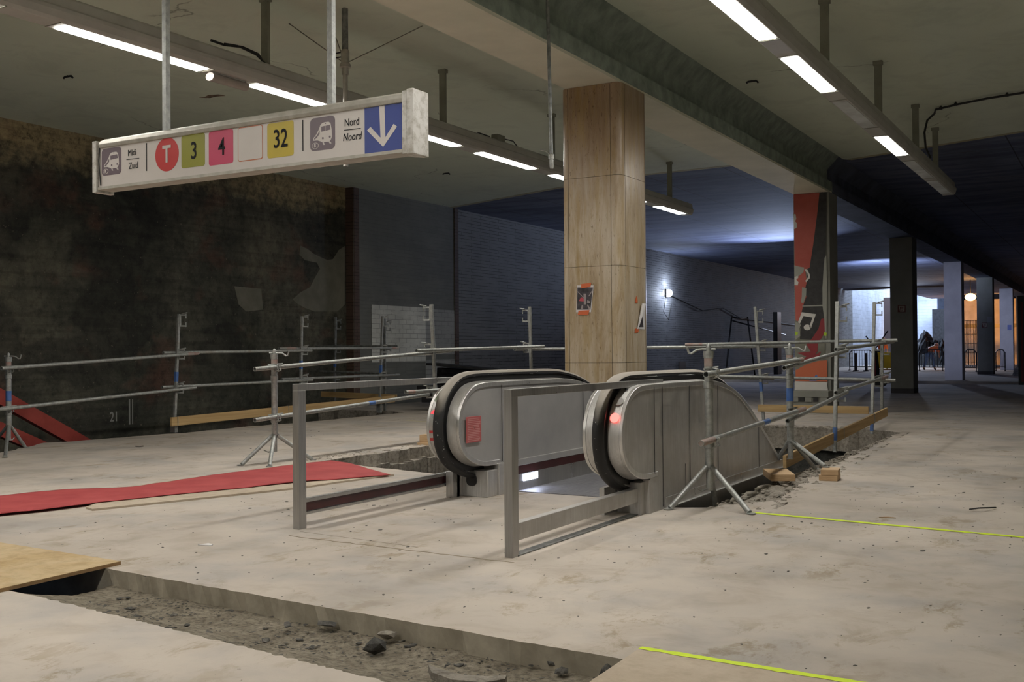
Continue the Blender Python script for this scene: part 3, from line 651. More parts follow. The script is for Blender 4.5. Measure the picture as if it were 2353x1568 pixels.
# conduit on the right ceiling
pts = [G(2420, 203, 4.86), G(2353, 213, 4.86), G(2270, 226, 4.86), G(2200, 240, 4.86), G(2150, 252, 4.86)]
E_ = pts[-1]; D_ = Vector((RX+.03, 17.75, 4.86))
pts += [E_.lerp(D_, .5)+Vector((.05, .05, 0)), D_+Vector((.02, 0, -.06)), D_+Vector((-.02, -.02, -.25)), D_+Vector((0, -.05, -.5)), Vector((RX+.1, 17.7, 4.19))]
ct = thing('cable_conduit', 'black cable clipped along the right ceiling and dropping to the light row', 'cable', tuple(E_))
b = MB(); b.path(pts, .017, 8); b.build('cable', 'black', ct)
for i, x in enumerate((2314, 2196, 2162)):
    p = G(x, {2314: 219, 2196: 240, 2162: 249}[x], 4.86); b = MB(); b.tube(p, (p.x, p.y, 4.9), .012, 8); b.box(p.x-.02, p.x+.02, p.y-.02, p.y+.02, p.z-.02, p.z+.02); b.build('clip', 'black', ct)

for i, (x, y, l) in enumerate(((155, 175, 'small black metal stub on the left ceiling near the light row'), (1728, 186, 'small black hook on the ceiling right of the beam'), (1025, 398, 'tiny black hook on the ceiling left of the travertine column'))):
    p = G(x, y, ZC-.01); b = MB(); b.path([p+Vector((-.08, 0, -.02)), p+Vector((-.05, 0, -.005)), p+Vector((.05, .02, 0)), p+Vector((.08, .02, -.03))], .014, 6); b.tube(p, p+Vector((0, 0, .012)), .01, 6); tag(b.build('ceiling_hook', 'black'), l, 'hook')
p = G(487, 222, ZC); b = MB(); b.prism([(p.x+u, p.y+v) for u, v in ((-.2, -.05), (-.08, .04), (.05, .02), (.2, .06), (.17, -.04), (.02, -.09), (-.1, -.04))], ZC-.004, ZC+.001, 'Z'); struct(b.build('trim_12', simple('spalled_ceiling_patch', (.10, .06, .035), (.28, .2, .13), 14, .9, bump=.6)))
# ceiling pipe with guy rods
AP = AY(793, 140, 8.95)
pp = thing('ceiling_pipe', 'vertical pipe with coupling and thin guy rods behind the hanging sign', 'pipe', (AP.x, AP.y, ZC))
b = MB(); b.path([(AP.x, AP.y, ZC), (AP.x, AP.y, AP.z+.03)], .034, 14); b.build('upper_tube', 'galv_dark', pp)
b = MB(); b.path([(AP.x, AP.y, AP.z+.12), (AP.x, AP.y, AP.z+.10), (AP.x, AP.y, AP.z-.02), (AP.x, AP.y, AP.z-.04), (AP.x, AP.y, AP.z-.07), (AP.x, AP.y, AP.z-.08)], [.036, .046, .044, .060, .060, .03], 14); b.build('coupling', 'alu', pp)
b = MB(); b.path([(AP.x, AP.y, AP.z-.05), (AP.x, AP.y, AP.z-.15)], .038, 14); b.path([(AP.x, AP.y, AP.z-.1), (AP.x, AP.y, 3.2)], .026, 14); b.build('lower_tube', 'alu', pp)
for px in ((664, 54), (970, 60), (757, 45)):
    q = G(px[0], px[1], ZC-.01); b = MB(); b.tube((AP.x, AP.y, AP.z-.03), q, .006, 6); b.build('guy_rod', 'hanger', pp)
b = MB()
for dz in (.05, .1): b.tube((AP.x-.16, AP.y, AP.z+dz), (AP.x, AP.y, AP.z+dz), .007, 6)
split_build(b, 'bolt', 'black', pp)
q0 = AX(1256, -60, -4.68); q1 = AX(1268, 388, -4.62); q1 = Vector((-4.62, 8.8, q1.z))
q0 = AY(1258, 0, 8.8); q1 = AY(1268, 388, 8.8); d_ = (q0-q1).normalized()
hp = thing('hanging_pipe', 'thin rusty pipe hanging from the beam in front of the travertine column', 'pipe', tuple(q1))
b = MB(); b.tube(q0+d_*.4, q1+d_*.12, .017, 12); b.build('tube', 'galv_dark', hp)
b = MB(); b.path([q1+d_*.14, q1+d_*.13, q1+d_*.09, q1+d_*.085, q1+d_*.02, q1], [.02, .028, .028, .02, .02, .016], 12, hollow=False); b.build('nozzle', 'galv', hp)
b = MB(); b.path([q1+d_*.12, q1+d_*.16+Vector((-.06, 0, .01)), q1+d_*.17+Vector((-.12, 0, .02))], .005, 6); b.build('wire', 'galv', hp)

# ================================================================ HANGING SIGN
SY = 5.2
def sp(x, y): p = AY(x, y, SY); return (p.x, p.z)
A = sp(217, 318); B = sp(963, 343); zt = sp(940, 205)[1]; zb_ = sp(600, 389)[1]
x0s = sp(217, 400)[0]; x1s = sp(950, 300)[0]; zt = sp(700, 243)[1]; zb_ = sp(700, 377)[1]
sg = thing('hanging_sign', 'long white hanging direction sign with tram numbers and a blue arrow', 'sign', ((x0s+x1s)/2, SY+.06, zt))
sg_d = .12
z_lo = sp(600, 391)[1]; z_hi = sp(600, 266)[1]
b = MB(); b.box(x0s+.05, x1s-.06, SY, SY+sg_d, z_lo+.015, z_hi-.045); b.build('panel', 'signwhite', sg)
b = MB(); b.prism([(SY-.012, z_hi-.055), (SY-.02, z_hi-.03), (SY-.008, z_hi-.005), (SY+.03, z_hi+.015), (SY+sg_d-.03, z_hi+.015), (SY+sg_d+.01, z_hi-.01), (SY+sg_d+.01, z_hi-.055)], x0s+.07, x1s-.07, 'X'); b.build('top_cap', 'alu', sg, bevel=.004)
b = MB(); b.box(x0s+.03, x1s-.06, SY-.008, SY+sg_d+.008, z_lo, z_lo+.02); b.build('bottom_rail', 'alu', sg)
b = MB(); b.box(x1s-.075, x1s-.035, SY-.015, SY+sg_d+.01, z_lo-.012, z_hi+.012); b.box(x1s-.035, x1s+.015, SY-.022, SY+sg_d+.02, z_lo-.016, z_hi+.018); b.build('end_cap', 'white', sg, bevel=.004)
b = MB(); b.box(x0s, x0s+.045, SY-.02, SY+sg_d+.02, z_lo-.02, z_hi-.0); b.build('end_cap', 'white', sg, bevel=.004)
b = MB(); b.path([(x0s+.062, SY-.004, z_hi-.05), (x0s+.06, SY-.01, z_hi-.15), (x0s+.075, SY-.006, z_lo+.03)], .004, 6); b.build('wire', 'black', sg)
for xx in (368, 749):
    p = sp(xx, 200); b = MB(); b.box(p[0]-.021, p[0]+.021, SY+.035, SY+.075, z_hi, ZC); b.build('hanger_bar', 'galv', sg, bevel=.003)
def spoly(px, mat, name, par, lay=1):
    b = MB(); b.prism([sp(*q) for q in px], SY-.0012*lay, SY+.001, 'Y'); return b.build(name, mat, par)
def rr(cx0, cx1, cy0, cy1): # rounded badge from pixel extents measured at the badge centre
    a = sp(cx0, (cy0+cy1)/2); c = sp(cx1, (cy0+cy1)/2); t_ = sp((cx0+cx1)/2, cy0); d = sp((cx0+cx1)/2, cy1)
    return a[0], c[0], d[1], t_[1]
def badge(ext, mat, name, r=.018):
    x0, x1, z0, z1 = rr(*ext); b = MB(); b.prism(rrect(x0, x1, z0, z1, r), SY-.0012, SY+.001, 'Y'); return b.build(name, mat, sg), (x0, x1, z0, z1)
def train(ext):
    bo, (x0, x1, z0, z1) = badge(ext, 'mauve_' if 0 else 's_mauve', 'train_badge', .03); w, h = x1-x0, z1-z0
    f = lambda u, v: (x0+u*w, z1-v*h)
    def pl(l, mat, name, lay, par=None):
        b = MB(); b.prism([f(*q) for q in l], SY-.0012*lay, SY, 'Y'); return b.build(name, mat, bo)
    pl([(.60, .17), (.75, .17), (.83, .23), (.87, .40), (.89, .62), (.84, .72), (.78, .77), (.50, .77), (.42, .73), (.30, .69), (.13, .685), (.12, .62), (.24, .52), (.36, .36), (.42, .24), (.50, .18)], 'signwhite', 'train_body', 2)
    pl([(.46, .29), (.625, .28), (.625, .43), (.46, .44)], 's_mauve', 'train_window', 3); pl([(.645, .28), (.80, .27), (.83, .41), (.645, .43)], 's_mauve', 'train_window', 3)
    pl([(.16, .63), (.30, .52), (.39, .40), (.385, .50), (.28, .60), (.19, .655)], 's_mauve', 'train_side_window', 3)
    pl(ell(.52, .645, .035, .035), 's_mauve', 'train_lamp', 3); pl(ell(.80, .63, .035, .035), 's_mauve', 'train_lamp', 3); pl(ell(.63, .21, .018, .018), 's_mauve', 'train_lamp', 3)
    pl([(.50, .765), (.55, .765), (.60, .85), (.54, .85)], 'signwhite', 'train_track', 2); pl([(.74, .765), (.79, .765), (.87, .83), (.80, .84)], 'signwhite', 'train_track', 2)
    pl(ell(.21, .845, .135, .095), 'signwhite', 'emblem_ring', 2); pl(ell(.21, .845, .115, .08), 's_mauve', 'emblem_disc', 3)
    c = f(.21, .845); text('B', 'lettering', .155*h/1.0, c[0], c[1], SY-.005, 'signwhite', bo, .75, off=.0012, ext=.0012)
train((234, 279, 340, 402)); train((713, 770, 269, 345))
def stx(body, x, y, size, mat='s_ink', sx=.78, shear=0, off=.0025, lay=2.4):
    c = sp(x, y); return text(body, 'lettering', size, c[0], c[1], SY-.0012*lay, mat, sg, sx, shear, off)
stx('Midi', 304, 351.5, .066, off=0); stx('Zuid', 307, 381, .066, off=0, shear=.06)
stx('Nord', 809, 281, .068, off=0); stx('Noord', 809.5, 314.5, .068, off=0, shear=.2)
def barx(xa, ya, xb, yb, th=.0035):
    p, q = sp(xa, ya), sp(xb, yb); b = MB(); b.bar((p[0], SY-.001, p[1]), (q[0], SY-.001, q[1]), .003, th, up=(0, 0, 1)) if abs(p[0]-q[0]) > .02 else b.box(p[0]-.003, p[0]+.003, SY-.002, SY, q[1], p[1])
    b.build('divider', 's_ink', sg)
barx(291, 367, 320, 363.5); barx(791, 299.5, 829, 295)
barx(337, 329, 338, 393); barx(696, 276, 697, 347)
x0, x1, z0, z1 = rr(357, 411, 316, 394); b = MB(); b.prism(ell((x0+x1)/2, (z0+z1)/2, (x1-x0)/2, (z1-z0)/2, 36), SY-.0012, SY+.001, 'Y'); b.build('route_disc', 's_red', sg)
stx('T', 383.5, 356, .165, 'signwhite', .82, off=.004)
badge((417, 471, 309, 384), 's_green', 'route_badge'); stx('3', 446, 348, .165, sx=.78, off=.0018)
badge((480, 536, 299.5, 378), 's_pink', 'route_badge'); stx('4', 510, 339, .165, sx=.78, off=.0018)
ob, e_ = badge((547, 604, 290, 369), 's_orange', 'route_badge'); b = MB(); x0, x1, z0, z1 = e_; b.prism(rrect(x0+.005, x1-.005, z0+.006, z1-.006, .014), SY-.0024, SY, 'Y'); b.build('blank_face', 'signwhite', ob)
badge((614.5, 675, 280.5, 361), 's_yellow', 'route_badge'); stx('32', 645, 320.5, .168, sx=.76, off=.0018)
x0, x1, z0, z1 = rr(838, 928, 236, 350); b = MB(); b.box(x0, x1, SY-.0014, SY+.001, z_lo+.02, z_hi-.056); ab = b.build('arrow_panel', 's_blue', sg)
def ap(px): b = MB(); b.prism([sp(*q) for q in px], SY-.003, SY, 'Y'); b.build('arrow', 'signwhite', ab)
ap([(872, 244), (884, 242.5), (886, 316), (905, 285), (913, 291), (881, 338), (844, 300), (852, 292), (875, 317)])

# ================================================================ ESCALATOR
es = thing('escalator', 'stainless steel escalator going down through the floor opening, red lamp lit', 'escalator', (-3.95, 7.5, 0))
R_rim = [(7.42, .262), (7.20, .262), (7.06, .285), (6.93, .335), (6.84, .40), (6.79, .48), (6.775, .60), (6.79, .69), (6.83, .785), (6.90, .86), (6.98, .91), (7.08, .938), (7.25, .95), (8.45, .945), (8.70, .938), (8.90, .915), (9.08, .885), (9.26, .84), (9.45, .775), (9.64, .69), (9.83, .59), (10.03, .475), (10.30, .32), (10.80, .02)]
def body_profile(dy, zlow):
    return [(y+dy, z) for y, z in R_rim]
def offset(poly, d):
    out = []
    for i, p in enumerate(poly):
        a = Vector(poly[max(i-1, 0)]); c = Vector(poly[min(i+1, len(poly)-1)]); t_ = (c-a).normalized(); n_ = Vector((-t_.y, t_.x))
        out.append((p[0]+n_.x*d, p[1]+n_.y*d))
    return out
def smooth(poly, k=2):
    for _ in range(k):
        q = [poly[0]]
        for a, c in zip(poly[:-1], poly[1:]): q += [(a[0]*.75+c[0]*.25, a[1]*.75+c[1]*.25), (a[0]*.25+c[0]*.75, a[1]*.25+c[1]*.75)]
        poly = q+[poly[-1]]
    return poly
rim_s = smooth(R_rim, 2)
def ribbon(b, curve, prof, dy=0):
    # sweep profile (x, outward) along curve in the YZ plane
    n = len(prof); vs = []
    for i, p in enumerate(curve):
        a = Vector(curve[max(i-1, 0)]); c = Vector(curve[min(i+1, len(curve)-1)]); t_ = (c-a).normalized(); nn = Vector((-t_.y, t_.x))
        for x, o_ in prof: vs.append((x, p[0]+nn.x*o_+dy, p[1]+nn.y*o_))
    k = len(curve)
    b.add(vs, [(i*n+j, (i+1)*n+j, (i+1)*n+(j+1) % n, i*n+(j+1) % n) for i in range(k-1) for j in range(n)], True)
    b.add(vs[:n], [tuple(range(n))]); b.add(vs[-n:], [tuple(range(n))])
def balustrade(xa, xb, dy, outer_right, lab):
    # xa<xb : slab between xa and xb
    t = []
    core = [(y+dy, z) for y, z in R_rim]
    core = core+[(10.80+dy, -1.2), (7.42+dy, -1.2)]
    # body
    b = MB(); inn = offset(R_rim, -.012)
    b.prism([(y+dy, z) for y, z in smooth(inn, 1)]+[(10.9+dy, -.9), (7.46+dy, .262)], xa+.012, xb-.012, 'X', True); b.build('balustrade_panel', 'steel' if outer_right else 'inner', es)
    # rims both edges
    xm = (xa+xb)/2
    for x0, x1 in ((xa, xa+.028), (xb-.028, xb)):
        b = MB(); ribbon(b, rim_s, [(x0, -.035), (x1, -.035), (x1, .004), (x0, .004)], dy); b.build('edge_trim', 'steel', es, bevel=.004)
    # newel decking (curved sheet) either side of handrail guide
    for x0, x1 in ((xa+.02, xm-.05), (xm+.05, xb-.02)):
        b = MB(); ribbon(b, rim_s, [(x0, -.02), (x1, -.02), (x1, .012), (x0, .0)] if x1 < xm else [(x0, -.02), (x1, -.02), (x1, .0), (x0, .012)], dy); b.build('decking', 'steel_dull', es)
    b = MB(); ribbon(b, rim_s, [(xm-.03, -.02), (xm+.03, -.02), (xm+.026, .05), (xm-.026, .05)], dy); b.build('handrail_guide', 'black', es)
    hc = [(7.50, .135), (7.34, .135), (7.18, .150), (7.02, .19)]+[(y-.0, z) for y, z in R_rim[3:]]
    hc = offset(R_rim, .068); hc = [(7.36, .165), (7.22, .172)]+hc[2:]
    b = MB(); ribbon(b, smooth(hc, 2), [(xm-.042, -.012), (xm+.042, -.012), (xm+.045, .006), (xm+.032, .022), (xm+.012, .028), (xm-.012, .028), (xm-.032, .022), (xm-.045, .006)], dy); b.build('handrail', 'rubber', es)
    return xm
xmR = balustrade(-3.34, -3.03, 0, True, 'r'); xmL = balustrade(-4.86, -4.55, .26, False, 'l')
# outer right side cladding down to the floor + seams + angle strip
b = MB(); b.prism([(7.28, -.05), (7.28, .26)]+smooth(offset(R_rim, -.03), 1)[2:-1]+[(10.83, -.02), (10.83, -.9), (7.30, -.9)], -3.055, -3.034, 'X'); b.build('side_cladding', 'steel_dull', es)
b = MB()
for y in (7.36, 7.52, 8.10, 8.78, 9.95, 8.0): 
    zt_ = {7.36: .93, 7.52: .925, 8.10: .92, 8.78: .90, 9.95: .50, 8.0: .3}[y]; b.box(-3.0315, -3.0285, y-.0022, y+.0022, .02 if y not in (7.36,) else .28, zt_)
split_build(b, 'seam', 'black', es)
b = MB(); b.box(-3.03, -3.022, 7.56, 10.75, .01, .085); b.box(-3.03, -2.995, 7.56, 10.75, .006, .012); b.build('angle_strip', 'steel', es)
b = MB(); b.box(-3.29, -3.06, 7.26, 7.30, 0, .24); b.box(-3.29, -3.28, 7.3, 9.6, 0, .27); b.box(-3.08, -3.03, 7.25, 7.29, 0, .25); split_build(b, 'newel_base', 'steel_dull', es)
b = MB(); b.box(-3.34, -3.30, 7.05, 7.3, 0, .20); b.box(-3.34, -3.30, 7.3, 9.6, 0, .27); b.build('skirt_panel', 'steel_dull', es)
# left inner side: cover strip, dark red strip, skirt with lamp
b = MB(); b.prism([(7.70, .215), (11, .215), (11, .27), (7.70, .27)], -4.56, -4.528, 'X'); b.build('cover_strip', 'inner', es, bevel=.003)
b = MB(); b.box(-4.56, -4.532, 7.80, 11, .145, .215); b.build('red_strip', 'darkred', es)
b = MB(); b.box(-4.56, -4.528, 7.72, 9.9, 0, .145); b.prism([(9.9, 0), (9.9, .145), (11.2, .145), (11.2, -1)], -4.56, -4.53, 'X'); b.build('skirt_panel', 'steel_frame', es)
b = MB(); b.box(-4.84, -4.53, 7.62, 7.72, 0, .27); b.box(-4.84, -4.545, 7.46, 7.62, 0, .22); b.box(-4.55, -4.525, 7.69, 7.72, 0, .27); split_build(b, 'newel_base', 'steel_dull', es, bevel=.006)
b = MB(); b.prism(rrect(-4.75, -4.65, .09, .19, .04), 7.452, 7.462, 'Y'); b.build('handrail_inlet', 'black', es)
p = AX(1203, 1096, -4.528); q = AX(1235, 1090, -4.528)
b = MB(); b.box(-4.53, -4.522, p.y, q.y, .078, .135); b.build('skirt_light', 'skirtlamp', es)
b = MB()
for y in (9.25,): b.box(-4.5505, -4.5455, y-.003, y+.003, .28, .93)
b.box(-4.5505, -4.546, 7.70, 7.706, .28, .92); split_build(b, 'seam', 'black', es)
# landing plate, comb, steps
b = MB(); b.box(-4.53, -3.34, 7.9, 9.62, -.02, .006); b.build('landing_plate', simple('ribbed_landing_plate', (.20, .20, .22), (.32, .32, .34), 4, .45, .5, bump=.5, bscale=60, stretch=(20, 1, 1)), es)
for k in range(9):
    y = 9.62+.4*k; z = -.03-max(0, k-1)*.21-(.06 if k == 1 else 0); b = MB(); b.box(-4.5, -3.36, y, y+.42, z-.22, z)
    for i in range(28): b.box(-4.49+i*.0405, -4.475+i*.0405, y, y+.41, z, z+.012)
    b.build('step', 'galv_dark', es)
b = MB(); b.prism([(9.6, -.3), (10.8, -.6), (13.4, -2.2), (13.4, -3.1), (9.6, -1.2)], -4.9, -3.03, 'X'); b.build('truss', 'fardark', es)
# newel lamps and stickers (on the outer decking strip)
def newel_pt(t_, dy, o_=.012):
    c = rim_s; best = None
    for i in range(1, len(c)-1):
        if c[i][1] >= t_ and c[i][0] < 7.15:
            a, d = Vector(c[i-1]), Vector(c[i+1]); tt = (d-a).normalized(); nn = Vector((-tt.y, tt.x)); return Vector((0, c[i][0]+nn.x*o_+dy, c[i][1]+nn.y*o_)), Vector((0, nn.x, nn.y))
def disc(t_, x, dy, r, mat, name, lab=None, o_=.012, half=None, th=.006):
    p, n_ = newel_pt(t_, dy, o_); up = n_.cross(Vector((1, 0, 0))); up = up if up.z > 0 else -up
    n = 24; ring = []
    for i in range(n):
        a = 2*PI*i/n; u, v = math.cos(a)*r, math.sin(a)*r
        if half == 'top' : v = max(v, 0)
        if half == 'bot' : v = min(v, 0)
        ring.append(Vector((x+u, p.y, p.z))+up*v)
    vs = ring+[v+n_*th for v in ring]
    b = MB(); b.add(vs, [tuple(range(n))[::-1], tuple(range(n, 2*n))]+[(i, (i+1) % n, n+(i+1) % n, n+i) for i in range(n)]); o = b.build(name, mat, es)
    if lab: o['label'] = lab
    return o
xo = -3.095
disc(.815, xo, 0, .036, 'steel', 'indicator_lamp', 'grey unlit indicator disc'); disc(.705, xo, 0, .034, 'redlamp', 'indicator_lamp', 'glowing red indicator disc')
disc(.905, xo+.005, 0, .012, 'black', 'key_switch'); 
xo = -4.785
disc(.80, xo, .26, .036, 'arrowgreen', 'indicator_lamp', 'green indicator disc with pale arrow'); disc(.69, xo, .26, .034, 'dimred', 'indicator_lamp', 'red lit upper half of stop lamp', half='top'); disc(.69, xo, .26, .034, 'galv_dark', 'indicator_lamp', 'grey lower half of stop lamp', half='bot')
disc(.895, xo+.005, .26, .012, 'black', 'key_switch')
def sticker(t0, x0, x1, h, mat, name, dy, o_=.014):
    p, n_ = newel_pt(t0, dy, o_); up = n_.cross(Vector((1, 0, 0))); up = up if up.z > 0 else -up
    b = MB(); c = [Vector((x, p.y, p.z))+up*v for x, v in ((x0, 0), (x1, 0), (x1, h), (x0, h))]
    b.add(c+[q+n_*.003 for q in c], [(3, 2, 1, 0), (4, 5, 6, 7), (0, 1, 5, 4), (1, 2, 6, 5), (2, 3, 7, 6), (3, 0, 4, 7)]); b.build(name, mat, es)
sticker(.545, xo-.038, xo+.038, .022, 's_red', 'sticker', .26); sticker(.485, xo-.036, xo+.038, .022, 's_red', 'sticker', .26)
sticker(.785, xo-.006, xo+.006, .045, 'paper', 'arrow_mark', .26, .02)
disc(.45, xo+.012, .26, .017, 's_red', 'stop_button', o_=.016); disc(.45, xo+.012, .26, .010, 'paper', 'button_ring', o_=.022, th=.002); disc(.45, xo+.012, .26, .005, 's_red', 'button_dot', o_=.026, th=.002)
# red instruction plaque on the inner panel
cp = [AX(x, y, -4.545) for x, y in ((1067, 961), (1101, 956), (1105, 1015), (1073, 1022))]
plq = thing('instruction_plaque', 'small red instruction plaque screwed inside the escalator balustrade', 'plaque', tuple(cp[3]))
yy0, yy1 = cp[3].y-.01, cp[2].y+.005; zz0, zz1 = cp[3].z+.01, cp[1].z
b = MB(); b.box(-4.55, -4.542, yy0, yy1, zz0, zz1); b.build('plate', 'plaque', plq, bevel=.002)
b = MB(); rnd = random.Random(2)
for i in range(6): b.box(-4.542, -4.5405, yy0+.015, yy1-.015-rnd.uniform(0, .03), zz1-.02-i*.014, zz1-.014-i*.014)
for i in range(8): b.box(-4.542, -4.5405, yy0+.015, yy1-.015-rnd.uniform(0, .03), zz0+.012+i*.013, zz0+.018+i*.013)
split_build(b, 'printed_lines', 'plaqueline', plq)
b = MB(); yc, zc = (yy0+yy1)/2, (zz0+zz1)/2; 
for a_, c_ in (((yc-.014, zc-.0), (yc, zc+.026)), ((yc, zc+.026), (yc+.014, zc)), ((yc-.014, zc), (yc+.014, zc))): b.bar((-4.5412, a_[0], a_[1]), (-4.5412, c_[0], c_[1]), .003, .003)
b.build('warning_triangle', 'plaqueline', plq)

# ================================================================ ENTRY FRAMES
def frame(x, y0, y1, ztop, label, kind):
    t = thing('guard_rail', label, 'railing', (x, y0, 0)); w = .055
    b = MB(); b.box(x-w/2, x+w/2, y0, y0+.075, 0, ztop-.045); b.build('post', 'steel_frame', t, bevel=.002)
    b = MB(); b.box(x-w/2, x+w/2, y0+.0, y1, ztop-.045, ztop+.001); b.build('top_rail', 'steel_frame', t, bevel=.002)
    if kind == 'red':
        b = MB(); b.box(x-.012, x+.012, y0+.075, 7.42, .115, .178); b.build('kick_strip', 'darkred', t)
        b = MB()
        for z in (.092, .176): b.box(x-.022, x+.022, y0+.075, 7.42, z, z+.018)
        b.box(x-.026, x+.016, y0+.075, 7.42, .194, .2); split_build(b, 'rail_edge', 'steel_frame', t)
        b = MB(); b.box(-4.87, -4.80, 7.33, 7.43, 0, .215); b.box(-4.84, -4.80, 7.39, 7.50, 0, .25); split_build(b, 'end_bracket', 'steel_dull', t)
    else:
        b = MB(); b.box(x-.03, x+.03, y0+.075, 7.24, .092, .195); b.build('kick_rail', 'steel_dull', t, bevel=.004)
        b = MB(); b.box(x-.035, x+.05, 7.17, 7.26, 0, .235); split_build(b, 'end_bracket', 'steel_dull', t)
    return t
frame(-4.90, 5.53, 7.85, .99, 'steel tube handrail frame with dark red kick strip, left of the escalator entry', 'red')
frame(-3.115, 5.34, 7.68, .98, 'steel tube handrail frame with plain kick rail, right of the escalator entry', 'plain')
b = MB(); b.box(-3.15, -3.085, 5.4, 7.2, 0, .008); tag(b.build('floor_channel', 'galv_dark'), 'grey metal channel on the floor under the right handrail frame', 'floor channel')

# ================================================================ SCAFFOLD GUARDS
def clamp(par, p, q=None):
    b = MB(); p = Vector(p)
    for dx in (-.02, .02):
        b.path([p+Vector((.035, dx, .0)), p+Vector((.05, dx, .03)), p+Vector((.0, dx+.02, .045)), p+Vector((-.055, dx+.01, .03)), p+Vector((-.055, dx, -.02)), p+Vector((0, dx, -.04)), p+Vector((.05, dx, -.02))], .006, 6, closed=True)
    b.path([p+Vector((-.03, -.1, .035)), p+Vector((.02, .08, .05))], [.010, .006], 8)
    b.build('clamp', 'galv', par)
def tripod(c, feet, ztop, label, hand=1, zclamps=(), zlow=.12, mark=None, hz=None):
    x, y = c; t = thing('scaffold_prop', label, 'scaffold prop', (x, y, 0), 'galvanised tripod props'); 
    b = MB(); b.tube((x, y, .30), (x, y, .47), .034, 18); b.tube((x, y, zlow), (x, y, .31), .027, 18); b.build('lower_tube', 'galv', t)
    b = MB(); b.path([(x, y, .44), (x, y, .445), (x, y, .50), (x, y, .505)], [.034, .041, .041, .034], 18); b.path([(x, y, .905), (x, y, .91), (x, y, .955), (x, y, .96)], [.034, .041, .041, .034], 18); split_build(b, 'collar', 'galv', t)
    b = MB(); b.tube((x, y, .5), (x, y, ztop-.03), .0335, 18); b.build('upper_tube', 'galv', t)
    b = MB(); b.path([(x, y, ztop-.06), (x, y, ztop-.055), (x, y, ztop-.005), (x, y, ztop)], [.033, .038, .041, .041], 18); b.path([(x, y, ztop), (x, y, ztop+.01), (x, y, ztop+.035), (x, y, ztop+.05), (x, y, ztop+.06)], [.016, .02, .019, .014, .004], 12); b.build('top_cap', 'galv', t)
    b = MB(); b.path([(x, y, ztop-.12), (x, y, ztop-.05)], .0342, 18); b.build('paint_band', 'redpaint', t)
    b = MB(); h_ = Vector((math.cos(.5), math.sin(.5), 0))*-hand
    b.path([Vector((x, y, ztop+.012))-h_*.055, Vector((x, y, ztop+.012))+h_*.05, Vector((x, y, ztop+.008))+h_*.09, Vector((x, y, ztop-.02))+h_*.13, Vector((x, y, ztop-.018))+h_*.15, Vector((x, y, ztop+.03))+h_*.165], .009, 8); b.build('crank_handle', 'galv', t)
    for fx, fy, fz in feet:
        b = MB(); f_ = Vector((fx, fy, fz)); top = Vector((x, y, .30)); d = (f_-top); hd = Vector((d.x, d.y, 0)).normalized(); s_ = top+hd*.03
        b.tube(s_, f_+Vector((0, 0, .012)), .021, 12); b.path([f_+Vector((0, 0, .004))+hd*.02, f_+Vector((0, 0, .012))+hd*.02], .034, 14); b.build('leg', 'galv', t)
    b = MB(); f_ = Vector(feet[0]); b.path([Vector((x, y, .14)), Vector((x, y, .15)).lerp(f_, .2), Vector((x, y, .22)).lerp(f_, .33)], .007, 6); b.build('leg_stay', 'galv', t)
    for z in zclamps: clamp(t, (x+.03, y, z))
    if mark:
        b = MB(); b.path([(x, y, mark), (x, y, mark+.13)], .0345, 18); b.build('tape_band', 'bluepaint', t)
    return t
tripod((-2.78, 7.85), [(-2.976, 7.521, 0), (-2.385, 7.583, 0), (-2.87, 8.24, -.08)], 1.195, 'tripod prop nearest the camera, standing right of the escalator side', 1, (1.02, .49))
tripod((-2.86, 10.43), [(-3.15, 10.75, -.06), (-2.42, 9.99, .10), (-2.75, 10.95, -.03)], 1.205, 'tripod prop with one foot on stacked wood blocks', -1, (1.07, .58), .12, .69)
tripod((-8.1, 8.80), [(-8.22, 8.42, 0), (-7.86, 8.46, 0), (-7.90, 9.18, 0)], 1.195, 'tripod prop beside the red cloth, left of the escalator', -1, (1.04, .49))
tc = G(20, 1034); tripod((tc.x, tc.y), [tuple(G(58, 1030)), tuple(G(-22, 1030)), tuple(G(12, 1052))], 1.18, 'tripod prop at the far left edge of the floor', -1, (1.02, .51), .12, .62)
def standard(base, top, label, hooks=(), mark=None, mat='galv', side=1, boot=False):
    base, top = Vector(base), Vector(top); t = thing('guard_post', label, 'guardrail post', tuple(base), 'slab-edge guardrail posts')
    b = MB(); b.bar(base, top, .042, .042, (0, 1, 0)); b.build('post', mat, t, bevel=.004)
    d = (top-base); L_ = d.length
    hx = Vector((math.cos(YAW), math.sin(YAW), 0))*side
    for k, z in enumerate(hooks):
        p = base+d*((z-base.z)/d.z); b = MB(); sc = 1.0 if k == 0 else .8
        o0 = p+hx*.02
        for dz in (-.085*sc, .085*sc): b.bar(o0+Vector((0, 0, dz)), o0+hx*.095+Vector((0, 0, dz)), .012, .022)
        b.bar(o0+hx*.004+Vector((0, 0, -.09*sc)), o0+hx*.004+Vector((0, 0, .09*sc)), .012, .03, (0, 1, 0)); b.bar(o0+hx*.092+Vector((0, 0, -.1*sc)), o0+hx*.092+Vector((0, 0, -.03)), .012, .014, (0, 1, 0)); b.bar(o0+hx*.092+Vector((0, 0, .03)), o0+hx*.092+Vector((0, 0, .1*sc)), .012, .014, (0, 1, 0))
        b.tube(o0+hx*.04+Vector((0, -.02, .10*sc)), o0+hx*.13+Vector((0, -.02, .12*sc)), .008, 8); b.build('hook', mat, t)
    if mark is not None:
        p = base+d*((mark-base.z)/d.z); b = MB(); b.bar(p, p+d.normalized()*.15, .045, .045, (0, 1, 0)); b.build('tape_band', 'bluepaint', t)
    if boot: b = MB(); b.box(base.x-.05, base.x+.05, base.y-.03, base.y+.03, base.z, base.z+.22); b.build('foot_plate', mat, t, bevel=.004)
    return t
